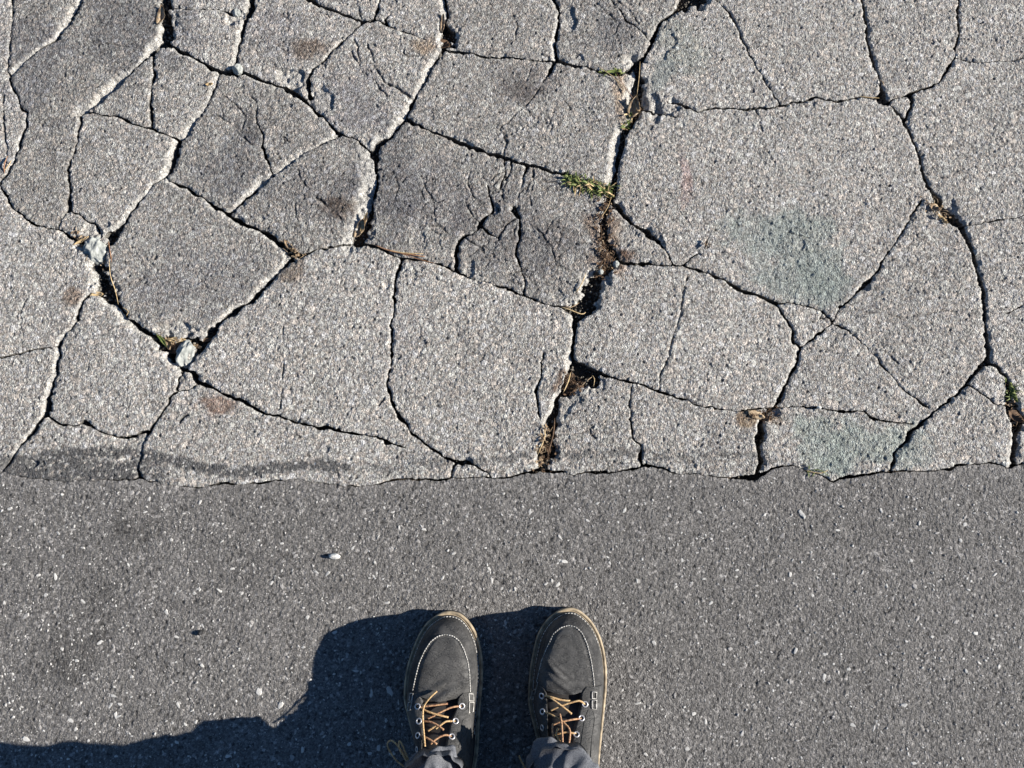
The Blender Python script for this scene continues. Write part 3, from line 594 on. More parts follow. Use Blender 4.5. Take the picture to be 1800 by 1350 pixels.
for i in range(10500):
    x = rr.uniform(-1, 1); y = rr.uniform(-.55, .045); s = .00090*rr.choice([.6, .7, .8, .9, 1, 1.2, 1.6, 2.2, 2.9]); el_ = rr.uniform(.5, 1); c = chips[rr.randrange(7)][0]; a = rr.uniform(0, 6.28)
    if y > edge_y(x)-.012: continue
    ca, sa = math.cos(a)*s, math.sin(a)*s; z = road_z(x, y)
    b1.add([(x+p[0]*ca-p[1]*el_*sa, y+p[0]*sa+p[1]*el_*ca, z+p[2]*s*1.2+.0002) for p in c.v], c.f)
tag(b1.build('pale_aggregate', M_chip, road, False), kind='stuff')

# ------------------------------------------------------------------ litter in the cracks
def pebble(px, py, rx, ry, rz, z, mat, label, seed, cat='pebble', rot=0., rough=.18, group=None, name='pebble'):
    import bmesh
    bm = bmesh.new(); bmesh.ops.create_icosphere(bm, subdivisions=4 if rz < 15 else 5, radius=1); r = np.random.default_rng(seed); D = r.normal(size=(9, 3)); D /= np.linalg.norm(D, axis=1)[:, None]; off = r.uniform(.72, 1.0, 9)
    for v in bm.verts:
        c = np.array(v.co); k = 1.0
        for d, o_ in zip(D, off):
            t = c@d
            if t > o_: k = min(k, o_/t)
        k = k*(1+rough*.35*math.sin(c[0]*7+seed)*math.sin(c[1]*6+seed*2)*math.sin(c[2]*5+1)+0)
        v.co = Vector(c*k)
    from mathutils import noise as mn
    for v in bm.verts:
        p = v.co.copy(); v.co = p*(1+rough*.30*mn.noise(p*2.6+Vector((seed, 0, 0)))+rough*.22*mn.noise(p*7+Vector((0, seed, 0)))+rough*.10*mn.noise(p*14))
    me = bpy.data.meshes.new(name); bm.to_mesh(me); bm.free(); me.materials.append(mat); me.polygons.foreach_set('use_smooth', [True]*len(me.polygons))
    o = link(bpy.data.objects.new(name, me)); x, y = P(px, py, z); o.location = (x, y, z); s = SC(py); o.scale = (rx*s, ry*s, rz*s); o.rotation_euler = (0.2, .1, R_(rot))
    return tag(o, label, cat, group)
pebble(172,441,21,26,19,-.010, M_rock, 'pale broken rock wedged in the left triangular gap', 3, 'rock', 10, .35, name='rock')
pebble(327,625,18,29,19,-.010, M_rock, 'oval grey-green rock stuck in the gap above the small corner chip', 8, 'rock', -14, .3, name='rock')
pebble(418,24,9,9,9,-.006, M_rock, 'small pale pebble in a round hole at the top edge', 4)
pebble(418,122,9,10,10,.000, M_rock, 'round grey pebble resting on a crack junction, upper left', 5)
pebble(18,283,7,7,7,-.003, M_peb, 'dark round pebble in the crack at the far left', 6)
pebble(536,162,7,7,7,-.012, M_peb, 'dark pebble deep in the crack below the chipped corner', 7)
pebble(588,978,10,5,7,.001, M_pebw, 'loose white pebble on the dark asphalt casting a short shadow', 9)
pebble(1083,465,6,7,6,-.003, M_rock, 'pale pebble at the foot of the brown crack litter', 10)
pebble(1056,478,5,5,5,-.001, M_rock, 'yellowish crumb stone below the brown litter', 11)
pebble(1440,716,4,3,4,.001, M_pebw, 'tiny white pebble on a thin crack, lower right', 12)
pebble(352,1112,4,5,6,.000, M_sole, 'small black crumb lying on the dark asphalt', 13)

def tube(mb, pts, r, n=6, taper=True, smooth=3):
    pts = [Vector(p) for p in pts]
    if smooth and len(pts) > 2:
        q = []
        for i in range(len(pts)-1):
            p0 = pts[max(i-1, 0)]; p1 = pts[i]; p2 = pts[i+1]; p3 = pts[min(i+2, len(pts)-1)]
            for k in range(smooth):
                t = k/smooth; q.append(.5*((2*p1)+(-p0+p2)*t+(2*p0-5*p1+4*p2-p3)*t*t+(-p0+3*p1-3*p2+p3)*t**3))
        q.append(pts[-1]); pts = q
    v = []; f = []; m = len(pts); ref = Vector((0, 0, 1))
    for i, p in enumerate(pts):
        t = (pts[min(i+1, m-1)]-pts[max(i-1, 0)]).normalized(); a = t.cross(ref)
        if a.length < 1e-3: a = t.cross(Vector((1, 0, 0)))
        a.normalize(); b = t.cross(a); rr_ = r*((1-.75*abs(2*i/(m-1)-1)**3) if taper else 1)
        for k in range(n):
            an = 2*math.pi*k/n; v.append(p+(a*math.cos(an)+b*math.sin(an))*rr_)
    for i in range(m-1):
        for k in range(n): f.append((i*n+k, i*n+(k+1) % n, (i+1)*n+(k+1) % n, (i+1)*n+k))
    v.append(pts[0]); v.append(pts[-1]); e = len(v)
    for k in range(n): f.append(((k+1) % n, k, e-2)); f.append(((m-1)*n+k, (m-1)*n+(k+1) % n, e-1))
    mb.add(v, f)
def leafb(mb, c, ang, L, Wd, curl, tilt, r, th=.0003):
    n = 7; v = []; f = []; up = []
    ca, sa = math.cos(ang), math.sin(ang)
    for i in range(n):
        t = i/(n-1); w = Wd*math.sin(math.pi*min(1, t*.92+.06))**.8*(1+r.uniform(-.15, .15)); u = (t-.5)*L
        for k in (-1, -.4, .3, 1):
            zz = curl*(t-.5)**2*4*.5+curl*.8*abs(k)**2*(.5+t*.5)+tilt*u+r.uniform(-.0006, .0006); yy = w*k*.5
            v.append((c[0]+u*ca-yy*sa, c[1]+u*sa+yy*ca, c[2]+zz))
    m = len(v); v += [(p[0], p[1], p[2]-th) for p in v]
    for i in range(n-1):
        for k in range(3):
            a = i*4+k; f.append((a, a+4, a+5, a+1)); f.append((m+a, m+a+1, m+a+5, m+a+4))
        f.append((i*4, m+i*4, m+i*4+4, i*4+4)); f.append((i*4+3, i*4+7, m+i*4+7, m+i*4+3))
    f.append((0, 1, 2, 3, m+3, m+2, m+1, m)); e = (n-1)*4; f.append((e+3, e+2, e+1, e, m+e, m+e+1, m+e+2, m+e+3))
    mb.add(v, f)
def leaf(px, py, L, Wd, angd, mat, label, curl=4, z=None, tilt=0, cat='leaf', seed=1, name='dry_leaf', group=None):
    r = random.Random(seed); x, y = P(px, py); s = SC(py); zz = (old_z(x, y) if z is None else z)+.0012
    b = MB(); leafb(b, (0, 0, 0), 0, L*s, Wd*s, curl*s, tilt, r); o = b.build(name, mat); o.location = (x, y, zz); o.rotation_euler = (0, 0, R_(angd)); return tag(o, label, cat, group)
def twig(pts, rad, mat, label, cat='twig', name='twig', group=None, z=None):
    b = MB(); q = []
    for p in pts:
        zz = p[2]*.001 if len(p) > 2 else .0025; x, y = P(p[0], p[1]); q.append((x, y, zz))
    tube(b, q, rad, 6); return tag(b.build(name, mat), label, cat, group)
leaf(283,28,34,14,80, M_leaf, 'curled brown leaf tucked into the wide crack at the top left', 8, -.004, seed=2)
leaf(370,151,14,6,5, M_straw, 'tiny straw-coloured leaf lying on a slab left of centre', 4, .002, seed=3)
leaf(1113,192,36,22,75, M_leaf, 'crumpled orange leaf in the gap near the top centre', 12, -.004, .15, seed=4)
leaf(1105,208,22,9,60, M_grass, 'green-brown leaf under the crumpled orange one', 8, -.007, seed=5, name='green_leaf')
leaf(1120,186,30,8,100, M_straw, 'pale straw leaf beside the crumpled orange one', 6, -.001, seed=25)
leaf(632,402,34,16,62, M_leaf, 'split brown leaf standing in the crack left of centre', 9, -.006, .2, seed=6)
leaf(640,392,36,7,70, M_straw, 'pale sliver leaning in the crack left of centre', 5, -.002, .2, seed=7)
leaf(778,42,34,8,85, M_leaf, 'long dry leaf hanging in the dark hole at the top', 6, -.004, .1, seed=8)
leaf(779,74,26,18,-25, M_dark, 'dark folded leaf at the bottom of the top hole', 7, -.010, seed=9)
leaf(508,432,22,10,-50, M_leaf, 'dry leaf in the crack junction above the long diagonal crack', 7, -.004, seed=10)
leaf(518,442,20,6,-30, M_straw, 'straw-coloured leaf at the crack junction, lower of the pair', 6, -.003, seed=11)
leaf(140,417,24,9,-15, M_leaf, 'orange-brown leaf on the left of the wedged rock', 6, -.004, seed=12)
leaf(143,424,32,5,28, M_straw, 'narrow pale leaf below the orange-brown one, left', 3, -.001, .05, seed=13)
leaf(168,517,24,12,5, M_straw, 'flat dry leaf at the lower edge of the dark hole', 4, -.007, seed=14)
leaf(295,602,28,12,-70, M_leaf, 'upright golden leaf left of the oval rock', 9, -.008, .1, seed=15)
leaf(302,612,22,20,-40, M_dark, 'round dark leaf beside the oval rock', 7, -.013, seed=16)
leaf(285,598,32,6,-50, M_grass, 'thin green blade leaf along the gap beside the oval rock', 4, -.003, seed=17, name='green_leaf')
leaf(310,597,34,9,0, M_straw, 'flat straw leaf across the top of the oval rock gap', 3, -.004, seed=18)
leaf(362,596,26,6,8, M_dark, 'brown sliver in the gap right of the oval rock', 3, -.008, seed=19)
leaf(1240,430,16,5,75, M_leaf, 'small tan leaf lying on the large right slab', 4, .002, seed=20)
leaf(1655,385,24,6,-50, M_straw, 'pale straw leaf along the wide right-hand crack', 4, -.001, seed=21)
leaf(1642,365,20,12,-45, M_leaf, 'small brown leaf at the fork of the right-hand crack', 6, -.003, seed=22)
leaf(1778,690,36,8,-78, M_grass, 'green leaf growing out of the crack at the right edge', 8, -.002, seed=23, name='green_leaf')
leaf(1785,732,30,18,-45, M_dark, 'dark dead leaf in the crack at the right edge', 9, -.006, seed=24)
leaf(1078,127,28,6,5, M_grass, 'green leaf lying in the crack at the top centre', 5, -.001, seed=26, name='green_leaf')
leaf(1328,730,30,14,-20, M_leaf, 'flat brown leaf scrap at the lower crack corner', 4, .001, seed=27)
twig([(1047,115,2),(1062,128,6),(1080,140,4),(1100,165,3)], .0006, M_straw, 'pale grass stalk arched over the top centre gap', 'stalk', 'stalk')
twig([(1125,108,1),(1122,140,8),(1119,170,2)], .0005, M_straw, 'thin upright stalk in the top centre gap', 'stalk', 'stalk')
twig([(1083,128,2),(1100,160,6),(1128,195,3)], .0005, M_red, 'reddish stalk crossing the top centre gap', 'stalk', 'stalk')
twig([(1508,170,1),(1524,172,2),(1545,173,1)], .0007, M_straw, 'short white straw pointing into the upper right crack junction', 'straw', 'straw')
twig([(194,455,3),(196,485,4),(203,510,1),(208,535,0)], .0007, M_straw, 'long pale needle bridging the dark hole', 'needle', 'pine_needle')
twig([(188,420,-4),(194,440,2),(197,462,1)], .0007, M_red, 'reddish needle right of the wedged rock', 'needle', 'pine_needle')
twig([(215,540,1),(227,548,3),(222,556,1)], .0005, M_straw, 'short bent straw below the dark hole', 'straw', 'straw')
twig([(285,596,-2),(300,596,0),(318,597,-2)], .0009, M_straw, 'horizontal straw above the oval rock', 'straw', 'straw')
twig([(657,430,0),(690,443,3),(748,452,2)], .0012, M_red, 'brown twig along the crack, left of centre', 'twig')
twig([(675,438,1),(710,446,4),(745,447,3)], .0010, M_straw, 'tan twig lying over the brown one, left of centre', 'twig')
twig([(690,440,2),(720,452,4),(763,463,1)], .0006, M_red, 'thin curved needle at the end of the twigs', 'needle', 'pine_needle')
twig([(1075,345,3),(1068,365,2),(1055,385,1)], .0005, M_straw, 'fine stalk below the grass tuft', 'stalk', 'stalk')
twig([(1030,480,1),(1022,500,4),(1012,515,2)], .0008, M_straw, 'short stalk leaning at the wide central gap', 'stalk', 'stalk')
twig([(985,540,2),(1000,545,4),(1022,552,0),(1030,548,-2)], .0009, M_straw, 'pale stalk at the foot of the wide central gap', 'stalk', 'stalk')
twig([(990,537,2),(1003,541,3),(1018,532,0)], .0008, M_leaf, 'brown stalk crossing the pale one at the central gap', 'stalk', 'stalk')
twig([(1003,655,2),(998,672,3),(990,690,1)], .0011, M_straw, 'straw standing at the left of the square hole', 'straw', 'straw')
twig([(1040,660,4),(1044,668,8),(1043,680,1)], .0006, M_straw, 'hooked thin stalk in the square hole', 'stalk', 'stalk')
twig([(1018,682,-6),(1028,672,0),(1040,663,3)], .0010, M_leaf, 'brown stalk across the square hole', 'stalk', 'stalk')
twig([(952,745,1),(958,765,2),(945,800,1)], .0010, M_straw, 'long straw in the lower central crack, left side', 'straw', 'straw')
twig([(975,735,0),(972,765,1),(962,800,-3)], .0012, M_dark, 'dark twig in the lower central crack, right side', 'twig')
twig([(15,275,2),(10,292,4),(8,305,0)], .0009, M_red, 'reddish needle below the dark pebble, far left', 'needle', 'pine_needle')
twig([(5,302,0),(15,295,3),(22,282,2)], .0007, M_straw, 'tan needle below the dark pebble, far left', 'needle', 'pine_needle')
twig([(1420,828,1),(1438,826,4),(1458,838,2)], .0006, M_grass, 'green stalk on the joint with the dark asphalt', 'stalk', 'stalk')
twig([(1412,826,1),(1440,832,3),(1455,826,2)], .0006, M_straw, 'pale stalk on the joint with the dark asphalt', 'stalk', 'stalk')
twig([(1545,140,0),(1549,146,4),(1553,150,1)], .0009, M_leaf, 'tiny brown needle in the upper right crack', 'needle', 'pine_needle')

# crumbled litter that nobody could count
def litter(name, label, cat, pts, n, sp, zz, mats, seed, ln=(3, 9)):
    r = random.Random(seed); b = MB()
    for i in range(n):
        t = r.random()*(len(pts)-1); k = int(t); u = t-k; px = pts[k][0]*(1-u)+pts[k+1][0]*u+r.gauss(0, sp); py = pts[k][1]*(1-u)+pts[k+1][1]*u+r.gauss(0, sp)
        x, y = P(px, py); z = max(old_z(x, y), zz)+r.uniform(0, .004); a = r.uniform(0, 6.28); L = r.uniform(*ln)*.0009
        if r.random() < .55: leafb(b, (x, y, z), a, L, L*r.uniform(.3, .7), .001, r.uniform(-.4, .4), r)
        else: tube(b, [(x-L*math.cos(a), y-L*math.sin(a), z), (x+L*.1, y, z+.001), (x+L*math.cos(a), y+L*math.sin(a), z+r.uniform(-.002, .002))], r.uniform(.0003, .0006), 4, True, 2)
    return tag(b.build(name, mats), label, cat, None, 'stuff')
litter('leaf_litter', 'dark brown crumbled litter filling the central crack below the grass', 'litter', [(1068,350),(1060,400),(1062,430),(1075,458),(1055,480)], 320, 6, -.008, M_dark, 31)
litter('leaf_litter', 'tan crumbs scattered over the central brown litter', 'litter', [(1070,360),(1052,410),(1060,440),(1065,470)], 46, 7, -.004, M_leaf, 32, (2, 5))
litter('leaf_litter', 'matted brown litter in and beside the square hole', 'litter', [(995,660),(1008,672),(1000,685),(1020,676)], 130, 6, -.008, M_dark, 33)
litter('leaf_litter', 'chaff and dead leaves packed in the lower central crack', 'litter', [(965,750),(955,775),(948,815),(962,815)], 80, 5, -.007, M_leaf, 34)
litter('leaf_litter', 'dark litter at the foot of the lower central crack', 'litter', [(968,770),(962,800),(955,822)], 90, 6, -.010, M_dark, 35)
litter('leaf_litter', 'brown chaff beside the wide right-hand crack', 'litter', [(1632,350),(1650,372),(1665,392)], 60, 5, -.004, M_leaf, 36, (2, 6))
litter('leaf_litter', 'dark soil crumbs at the lower crack corner, right of centre', 'litter', [(1320,728),(1345,732),(1365,722)], 70, 6, -.006, M_dark, 37, (2, 6))
litter('leaf_litter', 'dry chaff around the left wedged rock', 'litter', [(130,414),(150,425),(160,455),(190,480)], 26, 5, -.008, M_leaf, 38)
litter('leaf_litter', 'dry bits around the oval rock', 'litter', [(280,592),(298,606),(318,600),(345,608)], 60, 5, -.010, M_leaf, 39)
litter('leaf_litter', 'scraps in the crack at the right edge of the pavement', 'litter', [(1775,670),(1780,710),(1788,745)], 30, 6, -.008, M_leaf, 40)
litter('leaf_litter', 'needles lying in the crack junction left of centre', 'litter', [(498,425),(515,445),(530,448)], 30, 4, -.005, M_leaf, 41)
litter('leaf_litter', 'chaff gathered in the top centre gap', 'litter', [(1110,180),(1110,200),(1100,225)], 26, 5, -.006, M_straw, 42)

def grass(label, pts, n, sp, seed, Lr=(9, 24), mat=None):
    r = random.Random(seed); b = MB()
    for i in range(n):
        t = r.random()*(len(pts)-1); k = int(t); u = t-k; px = pts[k][0]*(1-u)+pts[k+1][0]*u+r.gauss(0, sp); py = pts[k][1]*(1-u)+pts[k+1][1]*u+r.gauss(0, sp*.6)
        x, y = P(px, py); a = r.uniform(0, 6.28); L = r.uniform(*Lr)*.0009; w = r.uniform(.0008, .0020); hgt = L*r.uniform(.25, .8); v = []; f = []; m = 6
        for q in range(m):
            tt = q/(m-1); ww = w*(1-tt)**.6; cx = x+L*tt*math.cos(a); cy = y+L*tt*math.sin(a); cz = -.004+hgt*math.sin(tt*2.2)
            v += [(cx-ww*math.sin(a), cy+ww*math.cos(a), cz), (cx, cy, cz-.0004), (cx+ww*math.sin(a), cy-ww*math.cos(a), cz)]
        for q in range(m-1):
            f += [(q*3, q*3+3, q*3+4, q*3+1), (q*3+1, q*3+4, q*3+5, q*3+2)]
        b.add(v, f)
    return tag(b.build('grass', mat or M_grass), label, 'grass', None, 'stuff')
grass('short green grass tuft growing in the central crack', [(1000,315),(1020,325),(1045,330),(1070,335)], 230, 6.5, 51, (7, 20))
grass('yellowed blades mixed into the central grass tuft', [(1010,322),(1040,328),(1072,342)], 70, 6, 52, (8, 22), M_straw)
grass('stray green blades in the gap near the top centre', [(1098,225),(1106,205)], 14, 3, 53, (6, 14))
grass('small weed sprouting at the right edge crack', [(1772,672),(1780,700)], 14, 3, 54, (8, 20))
grass('green sprigs on the joint with the dark asphalt', [(1418,828),(1445,830)], 5, 3, 55, (6, 14))
grass('green sprigs in the crack beside the green leaf, top centre', [(1060,128),(1100,126)], 16, 3, 56, (6, 16))

# ------------------------------------------------------------------ the person: boots and trousers
person = link(bpy.data.objects.new('person', None)); tag(person, 'person in dark grey lace-up leather boots and grey trousers standing on the dark asphalt', 'person')
person.location = (0, -.36, 0)
def interp(pts, s):
    a = np.array(pts); return np.interp(s, a[:, 0], a[:, 1])
def smooth_interp(pts, s):
    a = np.array(pts, float); xs = a[:, 0]; ys = a[:, 1]; m = np.gradient(ys, xs); s = np.clip(s, xs[0], xs[-1]); k = np.clip(np.searchsorted(xs, s)-1, 0, len(xs)-2)
    h = xs[k+1]-xs[k]; t = (s-xs[k])/h
    return (2*t**3-3*t**2+1)*ys[k]+(t**3-2*t**2+t)*h*m[k]+(-2*t**3+3*t**2)*ys[k+1]+(t**3-t**2)*h*m[k+1]
def make_boot(label, tip, Lp, Rp, U, eye_r, eye_l, bars_r, bars_l, laces, seed, flip):
    zs = .012
    tx, ty = P(*tip, zs); LEN = .302
    def side(pts, tail):
        a = [( (ty-P(*p, zs)[1]), P(*p, zs)[0]) for p in pts]+[(.0012, tx+(-.011 if tail[0][1] < 0 else .011))]; a = sorted(a)
        return a+[(s, tx+d) for s, d in tail]
    tl, tr = (-.046, .050) if flip < 0 else (-.050, .046)
    Lc = side(Lp, [(.20, tl+.006), (.24, -.036), (.275, -.036), (.290, -.030), (.299, -.017), (LEN, 0.0)])
    Rc = side(Rp, [(.20, tr-.006), (.24, .036), (.275, .036), (.290, .030), (.299, .017), (LEN, 0.0)])
    Lc = [(0, tx)]+[p for p in Lc if p[0] > .0008]; Rc = [(0, tx)]+[p for p in Rc if p[0] > .0008]
    def xl(s): return interp(Lc, s)
    def xr(s): return interp(Rc, s)
    S = np.concatenate([LEN*.5*(1-np.cos(np.linspace(0, math.pi, 90)))]); 
    outline = [(float(xl(s)), ty-s) for s in S[::-1]]+[(float(xr(s)), ty-s) for s in S[1:-1]]
    # smooth outline
    O = np.array(outline)
    pl = np.r_[0, np.cumsum(np.linalg.norm(np.diff(np.vstack([O, O[:1]]), axis=0), axis=1))]; OC = np.vstack([O, O[:1]]); uu = np.linspace(0, pl[-1], 241)[:-1]
    O = np.stack([np.interp(uu, pl, OC[:, 0]), np.interp(uu, pl, OC[:, 1])], 1)
    for _ in range(14): O = (np.roll(O, 1, 0)+2*O+np.roll(O, -1, 0))/4
    cen = O.mean(0)
    nrm = np.roll(O, -1, 0)-np.roll(O, 1, 0); nrm = np.stack([nrm[:, 1], -nrm[:, 0]], 1); nrm /= np.linalg.norm(nrm, axis=1)[:, None]
    sgn = np.sign(((O-cen)*nrm).sum(1).mean()); nrm *= sgn
    n = len(O)
    def band(prof, mat, name, parent, cap=True):
        V = []; Fq = []
        for off, z in prof: V += [(*(O[k]+nrm[k]*off), z) for k in range(n)]
        for i in range(len(prof)-1):
            for k in range(n): Fq.append((i*n+k, i*n+(k+1) % n, (i+1)*n+(k+1) % n, (i+1)*n+k))
        if cap: Fq.append(tuple((len(prof)-1)*n+k for k in range(n)))
        b = MB(); b.add(V, Fq); o = b.build(name, mat, parent); return o
    # upper: a dome over the outline
    ins = .0062; zb = .026
    hpts = [(0, .008), (.004, .024), (.012, .038), (.024, .047), (.045, .051), (.08, .052), (.112, .052), (.126, .057), (.145, .071), (.165, .090), (.185, .110), (.205, .128), (.24, .135), (.275, .132), (.30, .120)]
    def xc_w(s):
        # symmetric-ish centre and half width at arc position s, inset for the welt
        Ls, Rs = OL(s), OR(s); return (Ls+Rs)/2, max((Rs-Ls)/2, .0008)
    Q = O-nrm*ins; it_ = int(Q[:, 1].argmax()); ib_ = int(Q[:, 1].argmin()); mid = np.interp(Q[:, 1], [Q[ib_, 1], Q[it_, 1]], [Q[ib_, 0], Q[it_, 0]])
    left = sorted([(ty-p[1], p[0]) for p, m_ in zip(Q, mid) if p[0] <= m_+1e-9]); right = sorted([(ty-p[1], p[0]) for p, m_ in zip(Q, mid) if p[0] >= m_-1e-9])
    s0 = ty-Q[it_, 1]
    def OL(s): return float(interp(left, s))
    def OR(s): return float(interp(right, s))
    def nexp(s): return float(np.interp(s, [0, .03, .12, .17, .22, .3], [2.5, 4.2, 3.9, 2.5, 2.3, 2.4]))
    ssh = s0
    smax = (ty-Q[ib_, 1])-ssh
    def wid(s):  # s measured from the upper's own tip; rounded ends
        a = s+ssh; c, w = xc_w(a)
        return c, w
    def ztop(x, s):
        c, w = wid(s); h = float(smooth_interp(hpts, s)); u = min(1, abs(x-c)/w); nn = nexp(s)
        z = zb+h*(1-u**nn)**(1/nn)
        # flex creases over the ball of the foot and a flattened plug
        z -= .0022*math.exp(-((s-.112-.10*(x-c))/.007)**2)*max(0, 1-u*u); z += .0012*math.exp(-((s-.098+.12*(x-c))/.006)**2)*max(0, 1-u*u)
        return z
    def pt(s, phi, off=0):
        c, w = wid(s); h = float(smooth_interp(hpts, s)); nn = nexp(s); cx, sx_ = math.cos(phi), math.sin(phi)
        X_ = math.copysign(abs(cx)**(2/nn), cx); Z_ = abs(sx_)**(2/nn); x = c+(w+off)*X_
        u = abs(X_); z = zb+(h)*Z_+off*Z_
        z -= .0022*math.exp(-((s-.112-.10*(x-c))/.007)**2)*max(0, 1-u*u); z += .0012*math.exp(-((s-.098+.12*(x-c))/.006)**2)*max(0, 1-u*u)
        y = ty-ssh-s
        wr = .0006*math.sin(s*140+x*90)*math.sin(x*170+s*60+seed)+.0004*math.sin(s*320-x*210+seed)
        return (x, y, z+wr*Z_)
    def onsurf(px, py, lift=0.):
        z = .08
        for _ in range(30):
            x, y = P(px, py, z); s = ty-ssh-y
            z = .6*z+.4*(ztop(x, min(max(s, .001), smax-.001))+lift)
        return Vector((*P(px, py, z), z))
    eyr = [onsurf(*e, .0012) for e in eye_r]; eyl = [onsurf(*e, .0012) for e in eye_l]
    exr = ([e.y for e in eyr][::-1], [e.x for e in eyr][::-1]); exl = ([e.y for e in eyl][::-1], [e.x for e in eyl][::-1]); ystart = eyl[0].y+.016
    def dip(x, y):
        a = float(np.interp(y, *exl))+.0045; b_ = float(np.interp(y, *exr))-.0045; m_ = min(x-a, b_-x)
        return .0075*min(1, max(0, m_/.0018+.6))*min(1, max(0, (ystart-y)/.006))
    ns, nf = 150, 130; V = []; Fq = []
    for i in range(ns):
        s = smax*(.5-.5*math.cos(math.pi*i/(ns-1))) if False else smax*((i/(ns-1))**1.6)
        for k in range(nf):
            q_ = pt(s, math.pi*(1-k/(nf-1))); V.append((q_[0], q_[1], q_[2]-(dip(q_[0], q_[1]) if q_[2] > .06 else 0)))
    for i in range(ns-1):
        for k in range(nf-1): Fq.append((i*nf+k, i*nf+k+1, (i+1)*nf+k+1, (i+1)*nf+k))
    Fq.append(tuple(range(nf))); Fq.append(tuple((ns-1)*nf+k for k in range(nf-1, -1, -1)))
    b = MB(); b.add(V, Fq); boot = b.build('boot', M_leather, person); tag(boot, label)
    bx = boot
    boot.matrix_parent_inverse.identity()
    boot.location = (-person.location.x, -person.location.y, -person.location.z)
    band([(-.004, .0), (-.0010, .0), (0, .002), (-.0002, .008), (-.0012, .010), (0, .012), (0, .0175)], M_sole, 'sole', boot)
    band([(-.008, .0175), (.0002, .0177), (.0012, .0190), (.0012, .0222), (.0002, .0238), (-.0022, .0240), (-.0026, .0232), (-.0036, .0232), (-.0040, .0242), (-.0068, .0246)], M_welt, 'welt', boot)
    band([(-.0040, .0242), (-.0045, .0262), (-.0062, .0300), (-.0085, .0315)], M_sole, 'rand', boot, False)
    def surf(x, y, lift=0.):
        s = min(max(ty-ssh-y, .001), smax-.001); return Vector((x, y, ztop(x, s)+lift))
    def nrm_at(p):
        e = .0015; a = surf(p.x+e, p.y)-surf(p.x-e, p.y); c = surf(p.x, p.y+e)-surf(p.x, p.y-e); q = a.cross(c).normalized(); return q if q.z > 0 else -q
    # toe plug: raised panel inside the U seam
    Up = [onsurf(*p) for p in U]; ys = np.array([p.y for p in Up]); k = int(ys.argmax())
    lu = sorted([(p.y, p.x) for p in Up[:k+1]]); ru = sorted([(p.y, p.x) for p in Up[k:]])
    ytop = ys.max(); ybot = max(lu[0][0], ru[0][0]); V = []; Fq = []; a_ = 70; c_ = 44
    for i in range(a_):
        t = 1-(1-i/(a_-1))**1.0; y = ytop-.0006-(ytop-ybot-.0006)*(i/(a_-1))**1.6; xa = float(np.interp(y, [q[0] for q in lu], [q[1] for q in lu])); xb = float(np.interp(y, [q[0] for q in ru], [q[1] for q in ru]))
        for j in range(c_):
            u = j/(c_-1); x = xa+(xb-xa)*u; yy = y-(.012*math.sin(math.pi*u)**.7*(i/(a_-1))**6)   # the vamp runs down under the laces
            ed = min(u, 1-u)*(xb-xa); e2 = min(ed, (ytop-y)); lift = .0019*min(1, max(0, e2/.0022))**.5-.0004 - .0010*math.exp(-((e2-.0035)/.0018)**2)
            wr = 0
            for (wy0, wx0, sl_, am, wd) in WR[seed]: wr += am*math.exp(-(((yy-ytop)+wy0-sl_*(u-.5)*.06)/wd)**2)*math.exp(-((u-wx0)/.33)**2)
            V.append(surf(x, yy, lift+wr))
    for i in range(a_-1):
        for j in range(c_-1): Fq.append((i*c_+j, (i+1)*c_+j, (i+1)*c_+j+1, i*c_+j+1))
    b = MB(); b.add(V, Fq); b.build('toe_panel', M_leather2, boot)
    # white moc stitching round the plug, and along the welt
    st_ = MB(); dk = MB(); Pn = np.array([[p.x, p.y] for p in Up]); seg = np.r_[0, np.cumsum(np.linalg.norm(np.diff(Pn, axis=0), axis=1))]; Lt = seg[-1]
    N = int(Lt/.0036)
    cx = np.interp(np.linspace(0, Lt, 200), seg, Pn[:, 0]); cy = np.interp(np.linspace(0, Lt, 200), seg, Pn[:, 1])
    for _ in range(8): cx[1:-1] = (cx[:-2]+2*cx[1:-1]+cx[2:])/4; cy[1:-1] = (cy[:-2]+2*cy[1:-1]+cy[2:])/4
    tube(dk, [surf(cx[i], cy[i], .0002) for i in range(0, 200, 4)], .0009, 6, False, 1)
    for i in range(N):
        t = (i+.15)/N*199; t2 = (i+.86)/N*199
        p = [surf(np.interp(q, range(200), cx), np.interp(q, range(200), cy), h_) for q, h_ in ((t, .0004), ((t+t2)/2, .0018), (t2, .0004))]
        tube(st_, p, .00085, 5, False, 2)
    # welt stitching over toe and outer side
    for kk in range(0, n, 1): pass
    per = np.r_[0, np.cumsum(np.linalg.norm(np.diff(np.vstack([O, O[:1]]), axis=0), axis=1))]; PL = per[-1]; OO = np.vstack([O, O[:1]]); NN = np.vstack([nrm, nrm[:1]])
    for i in range(int(PL/.0054)):
        q0 = i*.0054; q1 = q0+.0037; a0 = np.array([np.interp(q0, per, OO[:, 0]), np.interp(q0, per, OO[:, 1])]); a1 = np.array([np.interp(q1, per, OO[:, 0]), np.interp(q1, per, OO[:, 1])])
        if ty-a0[1] > .17: continue
        n0 = np.array([np.interp(q0, per, NN[:, 0]), np.interp(q0, per, NN[:, 1])])
        o_ = -.0056; tube(st_, [(*(a0+n0*o_), .0287), (*((a0+a1)/2+n0*o_), .0302), (*(a1+n0*o_), .0287)], .0008, 5, False, 1)
    def box_st(pts):
        pp = [onsurf(*p, .0038) for p in pts]; tube(st_, pp, .00075, 5, False, 1)
    for bars in (bars_r, bars_l):
        for q in bars: box_st(q)
    tag(st_.build('white_stitching', M_stitch, boot), kind='stuff'); dk.build('seam', M_stitchd, boot)
    # tongue and lace opening between the eyelet facings
    yb0 = ybot-.004; yb1 = ty-ssh-.215
